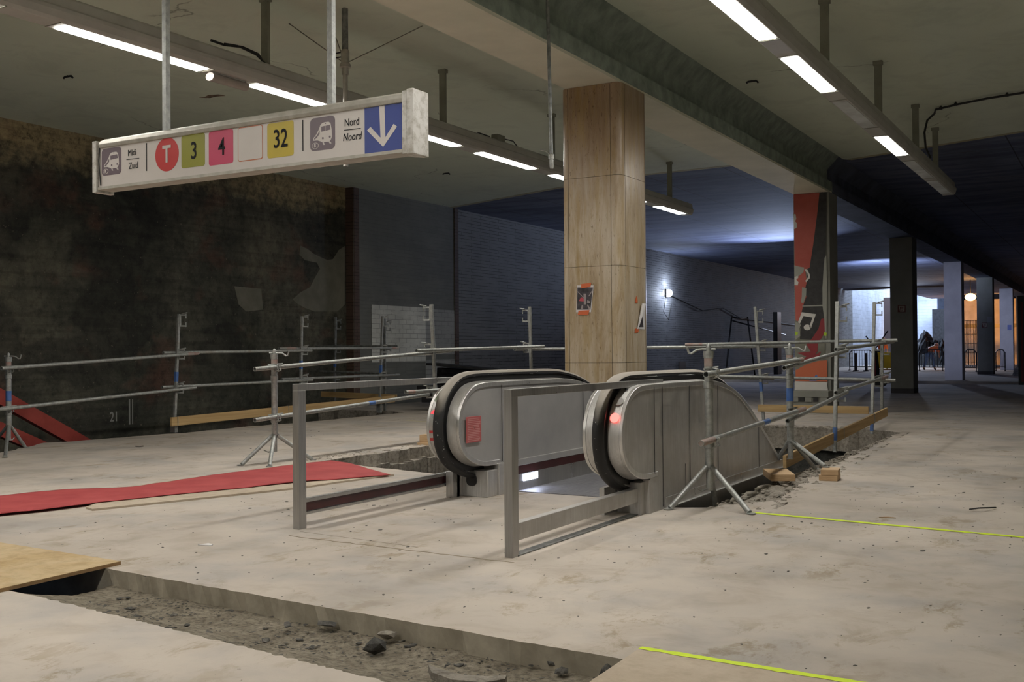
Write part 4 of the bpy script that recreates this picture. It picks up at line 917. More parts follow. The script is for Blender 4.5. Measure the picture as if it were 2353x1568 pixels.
standard(AX(1918, 1040, -2.95), AX(1924, 693, -2.95), 'leaning guard post with blue foot beside the long sloping toe board', (1.62, 1.17, .66), .13, side=1)
standard(AX(2003, 998, -3.15), AX(2009, 695, -3.15), 'guard post at the far right corner of the opening', (1.78, 1.25, .73), .02, side=1)
standard(AX(2016, 1000, -3.25)+Vector((0, .35, .25)), AX(2016, 790, -3.22)+Vector((0, .35, 0)), 'second guard post close behind the far right corner post', (1.2, .75), side=1)
standard(Vector((-4.88, 16.3, .02)), AY(1735, 705, 16.3), 'guard post on the far edge, left of the mural column', (1.72, 1.26, .74), .55, side=1)
standard(Vector((-8.05, 11.92, 0)), AX(991, 700, -8.05), 'bright guard post just behind the left escalator newel', (1.72, 1.24, .66), side=-1)
standard(Vector((-8.05, 14.58, 0)), AX(1217, 705, -8.05), 'bright guard post between the escalator and the travertine column', (1.76, 1.26, .7), side=-1)
standard(AX(400, 994, -12.6), AX(411, 722, -12.6), 'guard post on a foot plate by the left pit at the start of its board', (1.72, 1.2, .68), .78, side=1, boot=True)
standard(Vector((-12.6, 14.35, 0)), AX(693, 727, -12.6), 'guard post halfway along the left pit edge', (1.76, 1.25, .74), .92, side=1)
standard(Vector((-12.9, 17.03, 0)), AX(879, 727, -12.9), 'guard post at the far corner of the left pit, on a foot plate', (1.82, 1.28, .74), .8, side=1, boot=True)
pB = AY(768, 905, 17.7); standard(Vector((pB.x, 17.7, 0)), AY(771, 729, 17.7), 'dark guard post behind the left pit against the sooty wall', (1.8, 1.28, .7), .9, mat='galv_dark')
pB = AY(862, 945, 17.7); standard(Vector((pB.x+.25, 17.7, 0)), AY(873, 733, 17.7)+Vector((.12, 0, 0)), 'dark guard post at the back corner of the left pit', (1.75, 1.2), mat='galv_dark')
def rail(p, q, label, marks=(), r=.0242, mat='galv'):
    p, q = Vector(p), Vector(q); t = thing('scaffold_tube', label, 'scaffold tube', tuple(p), 'scaffold tubes forming the guardrails')
    b = MB(); b.tube(p, q, r, 16, hollow=True); b.build('tube', mat, t)
    for a, c, mm in marks:
        b = MB(); b.path([p.lerp(q, a), p.lerp(q, c)], r+.0006, 16); b.build('paint_band', mm, t)
    return t
RXX = -2.74
rail(AX(1622, 861, -2.74), AX(1843, 827, -2.80), 'upper scaffold tube from the nearest prop to the prop on blocks', [(.95, .999, 'redpaint')])
rail(AX(1802, 846, -2.83), AX(1946, 806, -2.90), 'upper scaffold tube starting at the prop on wood blocks')
rail(AX(1921, 803.5, -2.90), AX(2052, 786, -3.08), 'upper scaffold tube from the leaning post to the far right corner')
rail(AX(1610, 1020, -2.73), AX(1848, 940, -2.80), 'lower scaffold tube from the nearest prop, red painted end', [(.002, .09, 'redpaint'), (.52, .58, 'bluepaint'), (.9, .999, 'redpaint')])
rail(AX(1810, 968, -2.84), AX(1946, 901, -2.90), 'lower scaffold tube starting at the prop on wood blocks')
rail(AX(1921, 903, -2.90), AX(2038, 866, -3.08), 'lower scaffold tube ending at the far right corner', [(.85, .999, 'redpaint')])
rail(AY(1575, 792.5, 16.25), AY(2062, 782, 16.25), 'upper scaffold tube across the far edge, red left end', [(.0, .09, 'redpaint')])
rail((-8.3, 16.32, 1.25), AY(1816, 795.5, 16.32), 'upper scaffold tube across the far edge passing behind the travertine column')
rail(AY(1560, 863, 16.25), AY(2058, 874.5, 16.25), 'lower scaffold tube across the far edge, long right end')
rail((-8.3, 16.32, .76), AY(1780, 870, 16.32), 'lower scaffold tube across the far edge behind the escalator')
rail(AX(957, 806, -8.0), AX(1250, 796.5, -8.0), 'upper scaffold tube between the two bright posts left of the column')
rail(AX(1182, 803, -8.12), (-8.12, 16.6, 1.24), 'upper scaffold tube behind the bright post, ending in front of the column')
rail(AX(932, 902, -8.0), (-8.0, 14.9, .70), 'lower scaffold tube starting left of the escalator newel', [(.01, .05, 'redpaint')])
rail(AX(585, 849, -8.06), AX(1038, 806, -8.06), 'upper scaffold tube from the prop by the red cloth')
rail(AX(585, 966, -8.06), AX(985, 907, -8.06), 'lower scaffold tube from the prop by the red cloth, blue band', [(.60, .64, 'bluepaint')])
LXX = -12.35
rail(G(0, 0, 0) if 0 else AX(3, 847, -12.2), AX(456, 812.5, -12.55), 'upper scaffold tube at the left edge of the floor', [(.93, .999, 'redpaint')])
rail(AX(-60, 948, -12.2), AX(450, 891, -12.55), 'lower scaffold tube at the left edge of the floor')
rail(AX(375, 811, -12.66), AX(716, 806, -12.56), 'upper scaffold tube along the middle of the left pit')
rail(AX(372, 890.5, -12.66), AX(718, 873.5, -12.56), 'lower scaffold tube along the middle of the left pit')
rail(AX(641, 801.5, -12.66), AX(916, 800, -12.85), 'upper scaffold tube to the far corner of the left pit, red marked', [(.05, .12, 'redpaint'), (.93, .99, 'redpaint')])
rail(AX(647, 872, -12.66), AX(918, 861.5, -12.85), 'lower scaffold tube to the far corner of the left pit')
rail(AY(700, 797, 17.66), AY(912, 796, 17.66), 'dark upper scaffold tube across the back of the left pit', mat='galv_dark')
rail(AY(735, 854, 17.66), AY(918, 860, 17.66), 'dark lower scaffold tube across the back of the left pit', mat='galv_dark')
def plank(p, q, h, th, label, mat='board', up=(0, 0, 1), name='toe_board', cat='board', clips=()):
    p, q = Vector(p), Vector(q); t = thing(name, label, cat, tuple(p)); b = MB(); b.bar(p, q, th, h, up); b.build('plank', mat, t, bevel=.002)
    for a in clips:
        c = p.lerp(q, a); d = (q-p).normalized(); b = MB(); b.bar(c-d*.006, c+d*.006, th+.012, h+.012, up); b.build('clip', 'galv', t)
    return t
a1 = AX(1803, 1062, -2.93); a2 = AX(2037, 947, -3.05)
plank(a1, a2, .125, .034, 'long sloping toe board clipped to the posts right of the opening', clips=(.47, .82))
plank(AY(1742, 938, 16.27), AY(1996, 943, 16.27), .11, .03, 'toe board across the far edge of the opening', clips=())
b1 = AX(393, 970, -12.5); b2 = AX(906, 917, -12.85)
plank(b1, b2, .135, .034, 'long yellow toe board along the left pit', clips=(.02, .45, .92))
plank(AY(738, 906, 17.62), AY(912, 914, 17.62), .12, .03, 'short toe board across the back of the left pit')
b = MB(); b.box(-9.45, -9.25, 13.3, 13.4, 0, .14); tag(b.build('wood_offcut', 'block', bevel=.003), 'small brown wood offcut left of the escalator newel', 'wood block') if 0 else None
wo = AX(974, 990, -6.9); b = MB(); wo = G(976, 1013); p_ = AX(968, 990, -7.4)
b = MB(); b.box(-7.95, -7.72, 11.35, 11.5, 0, .13); b.box(-7.95, -7.72, 11.3, 11.36, .0, .03); tag(b.build('wood_block', 'block', bevel=.003), 'brown wood block just left of the left escalator newel', 'wood block')
# wood blocks
def block(c, sx, sy, sz, rot, label, tilt=0):
    b = MB(); b.box(-sx/2, sx/2, -sy/2, sy/2, 0, sz); o = b.build('wood_block', 'block', bevel=.003); o.location = c; o.rotation_euler = (tilt, 0, rot); return tag(o, label, 'wood block')
block((-2.77, 9.70, .016), .22, .34, .062, .5, 'flat wood block lying on the broken ledge beside the escalator', .05)
block((-2.36, 9.92, 0), .165, .22, .052, .10, 'lower wood block of the pair under the prop foot')
block((-2.35, 9.91, .0525), .155, .21, .052, .14, 'upper wood block of the pair carrying the prop foot')

# ================================================================ FLOOR THINGS
def sheet(px, z, th, mat, name, label, cat, edge=None, z2=None):
    pts = [G(*q) for q in px]; b = MB(); b.cur = 0; n = len(pts)
    b.prism([(p.x, p.y) for p in pts], z, z+th, 'Z'); o = b.build(name, [mat], bevel=0); return tag(o, label, cat)
# plywood left
ply = thing('plywood_sheet', 'dusty yellow plywood sheet covering the end of the trench at left', 'plywood', (-5.4, 3.9, .01))
pp_ = [(-4.955, 4.17), (-6.7, 4.34), (-6.7, 3.1), (-4.86, 3.22)]
pl_ = [G(277, 1298), G(0, 1254)]; d_ = (pl_[1]-pl_[0]).normalized(); e2 = G(0, 1362); d2 = (e2-pl_[0]).normalized()
pq = [pl_[0], pl_[0]+d_*2.2, pl_[0]+d_*2.2+d2*1.25, pl_[0]+d2*1.25]
b = MB(); b.prism([(p.x, p.y) for p in pq], .004, .02, 'Z'); b.build('sheet', 'ply', ply)
b = MB(); b.bar(pq[0]+Vector((0, 0, .0095)), pq[3]+Vector((0, 0, .0095)), .006, .019); b.build('edge', 'plyedge', ply)
# floor sheet bottom right with yellow line
pr = [G(1470, 1494), G(1360, 1568)]; e3 = G(1920, 1567); dr = (e3-pr[0]).normalized(); dd = (pr[1]-pr[0]).normalized()
sh = thing('floor_board', 'dust covered board at the bottom edge bordered by a yellow line', 'board', tuple(pr[0]))
q4 = [pr[0], pr[0]+dr*1.9, pr[0]+dr*1.9+dd*1.3, pr[0]+dd*1.3]
b = MB(); b.prism([(p.x, p.y) for p in q4], .0, .007, 'Z'); b.build('sheet', 'plydust', sh)
def yline(p, q, w, label, mat='yellowline', z=.0015):
    p, q = Vector(p), Vector(q); rnd = random.Random(3); d = q-p; nn = Vector((-d.y, d.x, 0)).normalized(); n = 60; vs = []
    for i in range(n+1):
        c = p.lerp(q, i/n); k = w*(.7+.5*rnd.random()); j = rnd.uniform(-.002, .002); vs += [c+nn*(k/2+j), c-nn*(k/2-j)]
    top = [(v.x, v.y, z+.001) for v in vs]; b = MB(); b.add(top, [(2*i, 2*i+1, 2*i+3, 2*i+2) for i in range(n)]); return tag(b.build('marking_line', mat), label, 'painted line')
yline(pr[0]+dr*.0+Vector((0, .004, 0)), pr[0]+dr*1.9, .042, 'fluorescent yellow line beside the board at the bottom edge', z=.0075)
yline(G(1722, 1178), G(2420, 1242), .06, 'thin fluorescent yellow line running right from the nearest prop foot')
yline(G(932, 967), G(985, 970), .03, 'short faint yellow line on the floor left of the escalator', 'yellowfaint')
# crack / seam line between frames
b = MB(); p_, q_ = G(664, 1232), G(1180, 1294); rnd = random.Random(8); pts = [p_.lerp(q_, i/30)+Vector((rnd.uniform(-.01, .01), rnd.uniform(-.01, .01), 0)) for i in range(31)]
for p, q in zip(pts[:-1], pts[1:]): b.bar(p, q, .009+rnd.uniform(0, .008), .003)
struct(b.build('trim_9', simple('floor_joint_dirt', (.22, .18, .12), (.3, .25, .18), 8, .95)))
b = MB(); p_, q_ = G(1345, 1192), G(1402, 1199); b.bar(p_, q_, .012, .002); p_, q_ = G(690, 1222), G(960, 1258); b.bar(p_, q_, .004, .002); struct(b.build('trim_10', simple('floor_joint_dirt_b', (.2, .17, .13), (.28, .24, .18), 8, .95)))
# plywood under red cloth
under = [G(198, 1170), G(213, 1175), G(692, 1124), G(770, 1112), G(905, 1094), G(745, 1063), G(700, 1066), G(560, 1086), G(330, 1117)]
b = MB(); b.prism([(p.x, p.y) for p in under], .0, .016, 'Z'); b.cur = 0; o = b.build('plywood_sheet', ['plydust']); tag(o, 'pale plywood strip lying under the red cloth', 'plywood')
b = MB()
# cloth as a gently wavy thin sheet
top = [G(0, 1145), G(150, 1131), G(300, 1126), G(500, 1096), G(640, 1078), G(715, 1069), G(760, 1064), G(800, 1069)]
bot = [G(-40, 1192), G(100, 1178), G(230, 1161), G(400, 1143), G(560, 1127), G(690, 1113), G(800, 1105), G(897, 1097)]
top[0] = G(-60, 1152)
def interp(L, t_):
    k = t_*(len(L)-1); i = min(int(k), len(L)-2); return L[i].lerp(L[i+1], k-i)
nu, nv = 90, 16; vs = []
for j in range(nv+1):
    for i in range(nu+1):
        p = interp(top, i/nu).lerp(interp(bot, i/nu), j/nv); h = .021+.010*max(0, NZ.noise(Vector((p.x*1.6, p.y*1.1, 4))))+.004*NZ.noise(Vector((p.x*6, p.y*6, 1)))
        vs.append((p.x, p.y, h))
w = nu+1; b.add(vs, [(j*w+i, j*w+i+1, (j+1)*w+i+1, (j+1)*w+i) for j in range(nv) for i in range(nu)], True)
o = b.build('floor_cloth', 'redcloth'); tag(o, 'long strip of red cloth lying on the floor at left', 'cloth'); sm = o.modifiers.new('solid', 'SOLIDIFY'); sm.thickness = .004
# paper scrap, stones
def chunk(c, r, seed, mat, name, label, cat, sc=(1, 1, .5), grp=None, build=True, mb=None):
    rnd = random.Random(seed); b = mb or MB(); bm = bmesh.new(); bmesh.ops.create_icosphere(bm, subdivisions=1, radius=r)
    q = Matrix.Rotation(rnd.uniform(0, 6), 4, 'Z')
    for v in bm.verts:
        v.co = v.co*(1+rnd.uniform(-.35, .3)); v.co = q @ Vector((v.co.x*sc[0], v.co.y*sc[1], v.co.z*sc[2]))
    vs = [tuple(v.co+Vector(c)) for v in bm.verts]; fs = [tuple(v.index for v in f.verts) for f in bm.faces]; bm.free()
    b.add(vs, fs)
    if build: return tag(b.build(name, mat), label, cat, grp)
zt_ = -.075
chunk(G(860, 1484, -.06), .045, 1, 'debris', 'stone', 'largest dark stone lying in the middle of the trench', 'stone', (1.3, .9, .75))
chunk(G(770, 1422, -.06), .05, 2, 'debris', 'slate_flake', 'dark slate flake against the far side of the trench', 'stone', (1.5, .7, .3))
chunk(G(752, 1434, -.06), .045, 22, 'debris', 'slate_flake', 'dark slate flake in front of the other, by the trench side', 'stone', (1.5, .8, .25))
chunk(G(660, 1435, -.06), .04, 23, 'debris', 'slate_flake', 'thin dark slate flake at the middle left of the trench', 'stone', (1.4, .6, .2))
chunk(G(890, 1459, -.06), .04, 24, 'raw', 'stone', 'pale broken stone beside the trench side', 'stone', (1.3, .9, .5))
chunk(G(1395, 1545, -.06), .04, 5, 'debris', 'stone', 'dark lump at the right end of the trench beside the board', 'stone', (.9, .9, .9))
chunk(G(1273, 1524, -.07), .03, 6, 'debris', 'stone', 'dark lump at the foot of the trench side near its right end', 'stone')
chunk(G(1290, 1543, -.07), .032, 16, 'debris', 'stone', 'cracked mortar lump near the right end of the trench', 'stone')
t_ = thing('broken_tile', 'curved broken tile lying in the trench at the bottom edge', 'rubble', tuple(G(1060, 1562, -.06)))
c_ = G(1062, 1566, -.05); b = MB(); b.prism([(c_.x+u, c_.y+v) for u, v in ((-.19, .05), (-.12, .02), (0, .0), (.1, .03), (.15, .08), (.17, .03), (.12, -.04), (0, -.07), (-.12, -.03))], -.055, -.025, 'Z'); b.build('tile', 'raw', t_)
rnd = random.Random(44); b = MB()
for i in range(1500):
    x = rnd.uniform(-4.75, -1.75); lo = 3.12+(-2.34-x)*.118; y = rnd.uniform(lo+.02, 3.93+(-1.8-x)*.07)
    k = max(0, 1-(y-lo)/.33); big = rnd.random() < .05
    cl = NZ.noise(Vector((x*2, y*2, 8)))
    if cl < -.12 and rnd.random() < .8: continue
    r = rnd.uniform(.010, .022) if big else rnd.uniform(.002, .008)
    chunk((x, y, -.092+k*.075+.002), r, i+100, None, '', '', '', (rnd.uniform(.9, 1.8), rnd.uniform(.6, 1.1), .3), build=False, mb=b)
tag(b.build('rubble', 'debris'), 'loose grey chips and grit covering the trench bottom', 'rubble', kind='stuff')
b = MB()
for i in range(420):
    y = rnd.uniform(7.8, 16); t_v = (y-7.5)/8.5; x = rnd.uniform(-2.84, -2.30-.42*t_v); chunk((x, y, -.03+.03*(x+2.84)/.5), rnd.uniform(.006, .028), i+900, None, '', '', '', (1.2, .9, .6), build=False, mb=b)
tag(b.build('rubble', 'raw'), 'broken concrete crumbs along the ledge right of the escalator', 'rubble', kind='stuff')
b = MB()
for i in range(520):
    s_ = rnd.random(); 
    if s_ < .55: x, y = rnd.uniform(-6.5, -.3), rnd.uniform(3.9, 7.4)
    elif s_ < .85: x, y = rnd.uniform(-2.3, .2), rnd.uniform(6.5, 13)
    else: x, y = rnd.uniform(-12, -8), rnd.uniform(6, 16)
    if x > -2.9 and x < -2.0 and y > 7.5: continue
    chunk((x, y, .001), rnd.uniform(.002, .007) if rnd.random() < .93 else rnd.uniform(.008, .016), i+3000, None, '', '', '', (1.4, .9, .4), build=False, mb=b)
tag(b.build('grit', 'debris'), 'scattered dark grit and crumbs on the dusty floor', 'grit', kind='stuff')
b = MB()
for i in range(260):
    y = rnd.uniform(9.1, 16.4); chunk((-7.85+rnd.uniform(-.22, .12), y, 0), rnd.uniform(.008, .03), i+5000, None, '', '', '', (1.2, .9, .5), build=False, mb=b)
for i in range(160): chunk((rnd.uniform(-7.6, -3.3), 16.5+rnd.uniform(-.1, .2), 0), rnd.uniform(.01, .045), i+6000, None, '', '', '', (1.2, .9, .5), build=False, mb=b)
tag(b.build('rubble', 'raw'), 'crumbled concrete along the left and far edges of the escalator opening', 'rubble', kind='stuff')
p_ = G(472, 1254); b = MB(); b.prism([(p_.x-.045, p_.y-.02), (p_.x+.05, p_.y+.0), (p_.x+.03, p_.y+.035), (p_.x-.02, p_.y+.045)], .001, .006, 'Z'); tag(b.build('paper_scrap', 'paper'), 'small white scrap of paper on the floor left of the handrail frame', 'paper scrap')
p_ = G(2038, 1191); b = MB(); b.prism([(p_.x-.05, p_.y-.02), (p_.x+.06, p_.y+.01), (p_.x+.0, p_.y+.03)], .001, .006, 'Z'); tag(b.build('paper_scrap', 'plyedge'), 'small curled scrap lying above the yellow line at right', 'paper scrap')
b = MB(); b.path([G(2228, 1171, .01), G(2250, 1168, .03), G(2288, 1167, .01)], .006, 6); tag(b.build('wire_piece', 'black'), 'short black bent wire on the floor at right', 'wire')
b = MB(); p_ = G(318, 1028); b.path([p_+Vector((-.05, 0, .01)), p_+Vector((0, 0, .003)), p_+Vector((.07, .02, .015))], .008, 6); tag(b.build('splinter', 'debris'), 'dark splinter on the floor near the left pit', 'splinter')

# red steel struts in the left pit
def strut(p, q, w, h, label):
    b = MB(); b.bar(p, q, w, h); tag(b.build('steel_strut', 'redsteel'), label, 'steel strut')
d0 = AX(-60, 880, -13.5); d1 = AX(260, 1060, -13.5); strut(d0, d1, .12, .2, 'long red steel strut slanting down into the left pit')
d0 = AX(-60, 962, -13.1); d1 = AX(160, 1058, -13.1); strut(d0, d1, .12, .18, 'lower red steel strut slanting into the left pit')
# dark scrap stack behind the left pit
rnd = random.Random(31)
sc_l = ['flat topmost black sheet of the scrap pile', 'wide black beam near the top of the scrap pile', 'black beam in the middle of the scrap pile', 'short black beam sticking out of the scrap pile toward the post', 'long black beam low in the scrap pile', 'black beam lying across the foot of the scrap pile', 'black plate leaning on the back of the scrap pile', 'thick black block at the right foot of the scrap pile']
scp = [((-13.2, 19.3, .95), (-9.4, 20.6, .56), .8, .05), ((-13.0, 19.6, .80), (-9.6, 20.5, .5), .6, .12), ((-12.9, 19.2, .62), (-9.2, 19.9, .42), .5, .14), ((-12.8, 18.3, .45), (-10.2, 18.9, .42), .35, .12), ((-12.6, 18.2, .25), (-8.8, 19.4, .25), .5, .16), ((-12.2, 18.0, .07), (-9.0, 19.0, .07), .4, .14), ((-13.6, 20.2, .6), (-9.8, 21.2, .4), .3, .5), ((-10.9, 17.9, .12), (-10.1, 18.3, .12), .5, .24)]
for (p, q, w_, h_), l in zip(scp, sc_l):
    b = MB(); b.bar(p, q, w_, h_); tag(b.build('scrap_beam', 'darkmetal', bevel=.008), l, 'scrap metal', 'black scrap piled behind the left pit')
# small wall items
o_ = AX(1565, 843, XW+.1); b = MB(); b.box(-14.93, -14.9, o_.y-.35, o_.y+.35, o_.z-.22, o_.z+.2); tag(b.build('wall_vent', 'black'), 'small black vent opening low on the brick wall', 'vent')
fp = AX(1533, 674, -14.85)
fd = thing('flood_lamp', 'bright cool white floodlamp mounted on the brick wall', 'lamp', tuple(fp))
b = MB(); b.box(-14.88, -14.80, fp.y-.2, fp.y+.2, fp.z-.15, fp.z+.15); b.build('housing', 'black', fd)
b = MB(); b.sphere((-14.78, fp.y, fp.z), .16, 16, (.8, 1, .85)); b.build('glass', 'flood', fd)
b = MB(); c0 = Vector((-14.88, fp.y, fp.z)); b.path([c0, c0+Vector((0, 1, -.15)), c0+Vector((0, 4, -.55)), c0+Vector((0, 6.5, -.35)), c0+Vector((0, 9, -.75)), c0+Vector((0, 14, -.8)), c0+Vector((0, 19, -.9))], .018, 6)
b.path([c0, c0+Vector((0, -.3, -.7)), c0+Vector((0, .2, -1.0)), c0+Vector((0, .5, -.4))], .014, 6); tag(b.build('cable', 'black'), 'black cable sagging along the brick wall from the floodlamp', 'cable')
sd = thing('sodium_lamp', 'glowing orange lamp hanging in the far hall between the columns', 'lamp', tuple(AY(2230, 683, 62)))
sp_ = AY(2230, 683, 62); b = MB(); b.sphere(sp_, .26, 14, (1.1, 1, .8)); b.build('bulb', 'sodium', sd)
b = MB(); b.tube(sp_+Vector((0, 0, .2)), (sp_.x, sp_.y, ZC), .02, 6); b.build('cord', 'black', sd)

# ================================================================ FAR HALL
def barrier(p, q, label, nb=13, h=1.05):
    p, q = Vector(p), Vector(q); t = thing('crowd_barrier', label, 'barrier', tuple(p), 'tubular crowd barriers in the far hall'); d = (q-p); u = d.normalized(); up = Vector((0, 0, 1))
    b = MB(); b.path([p+up*.15, p+up*(h-.15), p+u*.12+up*h, q-u*.12+up*h, q+up*(h-.15), q+up*.15], .026, 8); b.tube(p+up*.2, q+up*.2, .022, 8); b.build('frame', 'fence', t)
    for i in range(1, nb): b = MB(); c = p+d*(i/nb); b.tube(c+up*.2, c+up*h, .011, 6); b.build('bar', 'fence', t)
    for c in (p, q): b = MB(); b.tube(c+Vector((0, -.25, .02)), c+Vector((0, .25, .02)), .02, 6); b.tube(c+up*.02, c+up*.3, .022, 6); b.build('foot', 'fence', t)
zf = .085
def far(x, y): return G(x, y, zf)
def fy(x, Y): p = AY(x, 800, Y); return Vector((p.x, Y, zf))
barrier(fy(1952, 57), fy(2004, 57), 'crowd barrier standing before the bright wall, left of the first dark column', 9)
barrier(fy(2112, 56), fy(2166, 55.5), 'crowd barrier in front of the bending worker', 9)
barrier(fy(2216, 54), fy(2243, 54), 'crowd barrier below the orange lamp', 6)
barrier(fy(2288, 56), fy(2309, 56), 'crowd barrier between the farther dark column and last white column', 7)
for i, x in enumerate((1966, 1990)):
    p = fy(x, 54.5); b = MB(); b.box(p.x-.06, p.x+.06, p.y-.06, p.y+.06, zf, 1.0); b.box(p.x-.12, p.x+.12, p.y-.12, p.y+.12, zf, zf+.06); tag(b.build('bollard', 'black'), ['black bollard post left of its twin before the bright wall', 'black bollard post right of its twin before the bright wall'][i], 'bollard')
p = fy(2012, 40); tr = thing('hose_trolley', 'black trolley with a round reel beside the far right corner post', 'trolley', (p.x, p.y, zf))
p0 = G(2013, 897); 
b = MB(); c = AY(2014, 884, 34); b.path([(c.x, c.y, .1), (c.x+.05, c.y, .5), (c.x-.02, c.y, 1.2)], .05, 8); b.path([(c.x-.02, c.y, 1.2), (c.x+.35, c.y, 1.75)], .02, 6); b.path([(c.x-.02, c.y, 1.2), (c.x-.3, c.y, 1.6)], .02, 6); b.build('frame', 'black', tr)
b = MB(); b.tube((c.x+.12, c.y-.12, .22), (c.x+.12, c.y+.12, .22), .2, 20); b.build('reel', 'black', tr)
b = MB(); b.box(c.x-.10, c.x+.0, c.y-.04, c.y+.04, .3, 1.1); b.build('red_hose', 'mur_crim', tr)
# skip
p = fy(2036, 60); sk = thing('skip', 'small yellow skip beside the first dark column', 'skip', tuple(p))
b = MB(); b.prism([(p.x-.55, zf+.05), (p.x+.6, zf+.05), (p.x+.75, .95), (p.x-.7, .95)], 60, 61.2, 'Y'); b.build('body', 'skip', sk)
b = MB(); b.box(p.x-.75, p.x+.8, 59.96, 61.25, .93, 1.02); b.build('rim', 'skip', sk)
b = MB()
for x in (-.25, .15, .5): b.box(p.x+x, p.x+x+.06, 59.95, 60, zf+.1, .95)
split_build(b, 'rib', 'skip', sk)
# workers
def skinned(name, verts, edges, radii, mat, parent, sub=2):
    me = bpy.data.meshes.new(name); me.from_pydata(verts, edges, []); o = bpy.data.objects.new(name, me); col.objects.link(o); me.materials.append(M[mat])
    s = o.modifiers.new('skin', 'SKIN'); s.use_smooth_shade = True
    for i, r in enumerate(radii): v = me.skin_vertices[0].data[i]; v.radius = (r, r) if not isinstance(r, tuple) else r
    me.skin_vertices[0].data[0].use_root = True
    b = o.modifiers.new('sub', 'SUBSURF'); b.levels = sub; b.render_levels = sub
    o.parent = parent; o.matrix_parent_inverse = parent_inv(parent); return o
def worker(base, bend, label, rot=0):
    t = thing('person', label, 'person', tuple(base)); R_ = Matrix.Rotation(rot, 3, 'Z'); B_ = Vector(base)
    def W(l): return [tuple(B_+R_ @ Vector(v)) for v in l]
    hip = Vector((0, 0, .90)); sh_ = hip+Vector((0, .5*math.sin(bend), .5*math.cos(bend))); hd = sh_+Vector((0, .27*math.sin(bend*1.2), .24*math.cos(bend*1.2)))
    # body (skin): pelvis, spine, neck, head, arms, legs
    V = [hip, hip.lerp(sh_, .5), sh_, sh_.lerp(hd, .45), hd, hd+(hd-sh_).normalized()*.1]
    E_ = [(0, 1), (1, 2), (2, 3), (3, 4), (4, 5)]; Rr = [.13, .13, .13, .055, .095, .07]
    for s in (-1, 1):
        k = len(V); el = sh_+Vector((s*.24, .12, -.27)); ha = el+Vector((-s*.08, .18, -.20)); V += [sh_+Vector((s*.19, 0, -.02)), el, ha, ha+Vector((0, .06, -.07))]; E_ += [(2, k), (k, k+1), (k+1, k+2), (k+2, k+3)]; Rr += [.06, .045, .033, .035]
    for s in (-1, 1):
        k = len(V); kn = Vector((s*.2, .06, .48)); ft = Vector((s*.3, -.03, .08)); V += [Vector((s*.10, 0, .86)), kn, ft, ft+Vector((0, .16, -.03))]; E_ += [(0, k), (k, k+1), (k+1, k+2), (k+2, k+3)]; Rr += [.085, .06, .045, .04]
    body = skinned('body', W(V), E_, Rr, 'skin', t)
    # clothing
    S_ = [hip+Vector((0, .0, .04)), hip.lerp(sh_, .5), sh_]; ES = [(0, 1), (1, 2)]; RS = [.155, .165, .16]
    for s in (-1, 1): k = len(S_); el = sh_+Vector((s*.24, .12, -.27)); S_ += [sh_+Vector((s*.19, 0, -.02)), el]; ES += [(2, k), (k, k+1)]; RS += [.085, .07]
    skinned('shirt', W(S_), ES, RS, 'hiviz', t)
    T_ = [hip+Vector((0, 0, -.02))]; ET = []; RT = [.165]
    for s in (-1, 1): k = len(T_); T_ += [Vector((s*.11, 0, .80)), Vector((s*.2, .06, .48)), Vector((s*.3, -.03, .12))]; ET += [(0, k), (k, k+1), (k+1, k+2)]; RT += [.11, .085, .07]
    skinned('trousers', W(T_), ET, RT, 'jeans', t)
    b = MB(); c = B_+R_ @ (hd+(hd-sh_).normalized()*.06); b.sphere(c, .125, 14, (1, 1.1, .9)); b.build('helmet', 'helmet', t)
    b = MB()
    for s in (-1, 1): f_ = B_+R_ @ Vector((s*.3, .04, .05)); b.sphere(f_, .07, 10, (.8, 1.9, .75))
    split_build(b, 'boots', 'black', t)
    b = MB(); c = B_+R_ @ Vector((-.2, -.05, .98)); b.box(c.x-.12, c.x+.14, c.y-.12, c.y+.1, c.z-.16, c.z+.05); b.build('tool_pouch', 'fence', t, bevel=.02)
    return t
worker(fy(2135, 58.5), 1.0, 'person seen from behind bending forward in an orange shirt and blue trousers, legs apart', -.35)
worker(fy(2025, 61.5), .35, 'person in an orange shirt partly hidden behind the far right corner post', -.2)
# debris heap, dark annex, warm area
def heap(x0, x1, y0, y1, h, label, seed, mat='debris'):
    rnd = random.Random(seed); b = MB(); nx, ny = 40, 14; vs = []
    for j in range(ny+1):
        for i in range(nx+1):
            u, v = i/nx, j/ny; hh = h*max(0, math.sin(PI*u))**.5*max(0, math.sin(PI*v))**.7*(.85+.22*rnd.random()+.15*math.sin(u*17)); vs.append((x0+(x1-x0)*u+rnd.uniform(-.1, .1), y0+(y1-y0)*v, zf-.02+hh))
    w = nx+1; b.add(vs, [(j*w+i, j*w+i+1, (j+1)*w+i+1, (j+1)*w+i) for j in range(ny) for i in range(nx)]); return tag(b.build('debris_heap', mat), label, 'debris', kind='stuff')
p = fy(2100, 75); q = fy(2175, 75); heap(p.x-1, q.x+.5, 73, 78, 2.0, 'dark jagged heap of demolition debris behind the bending worker', 4, 'mur_black')
p = fy(2328, 47); heap(p.x, p.x+3.2, 46, 50, 1.0, 'pale rubble heap at the right edge behind the columns', 5)
p = AY(2146, 700, 94); b = MB(); b.box(-15.1, p.x+.1, 95, 95.3, 0, 9); struct(b.build('wall_back', 'brick_bright'))
b = MB(); b.box(p.x, p.x+1.6, 93, 95, 0, AY(2150, 711, 93).z); tag(b.build('annex_block', 'darkmetal'), 'dark block structure against the bright far wall', 'building')
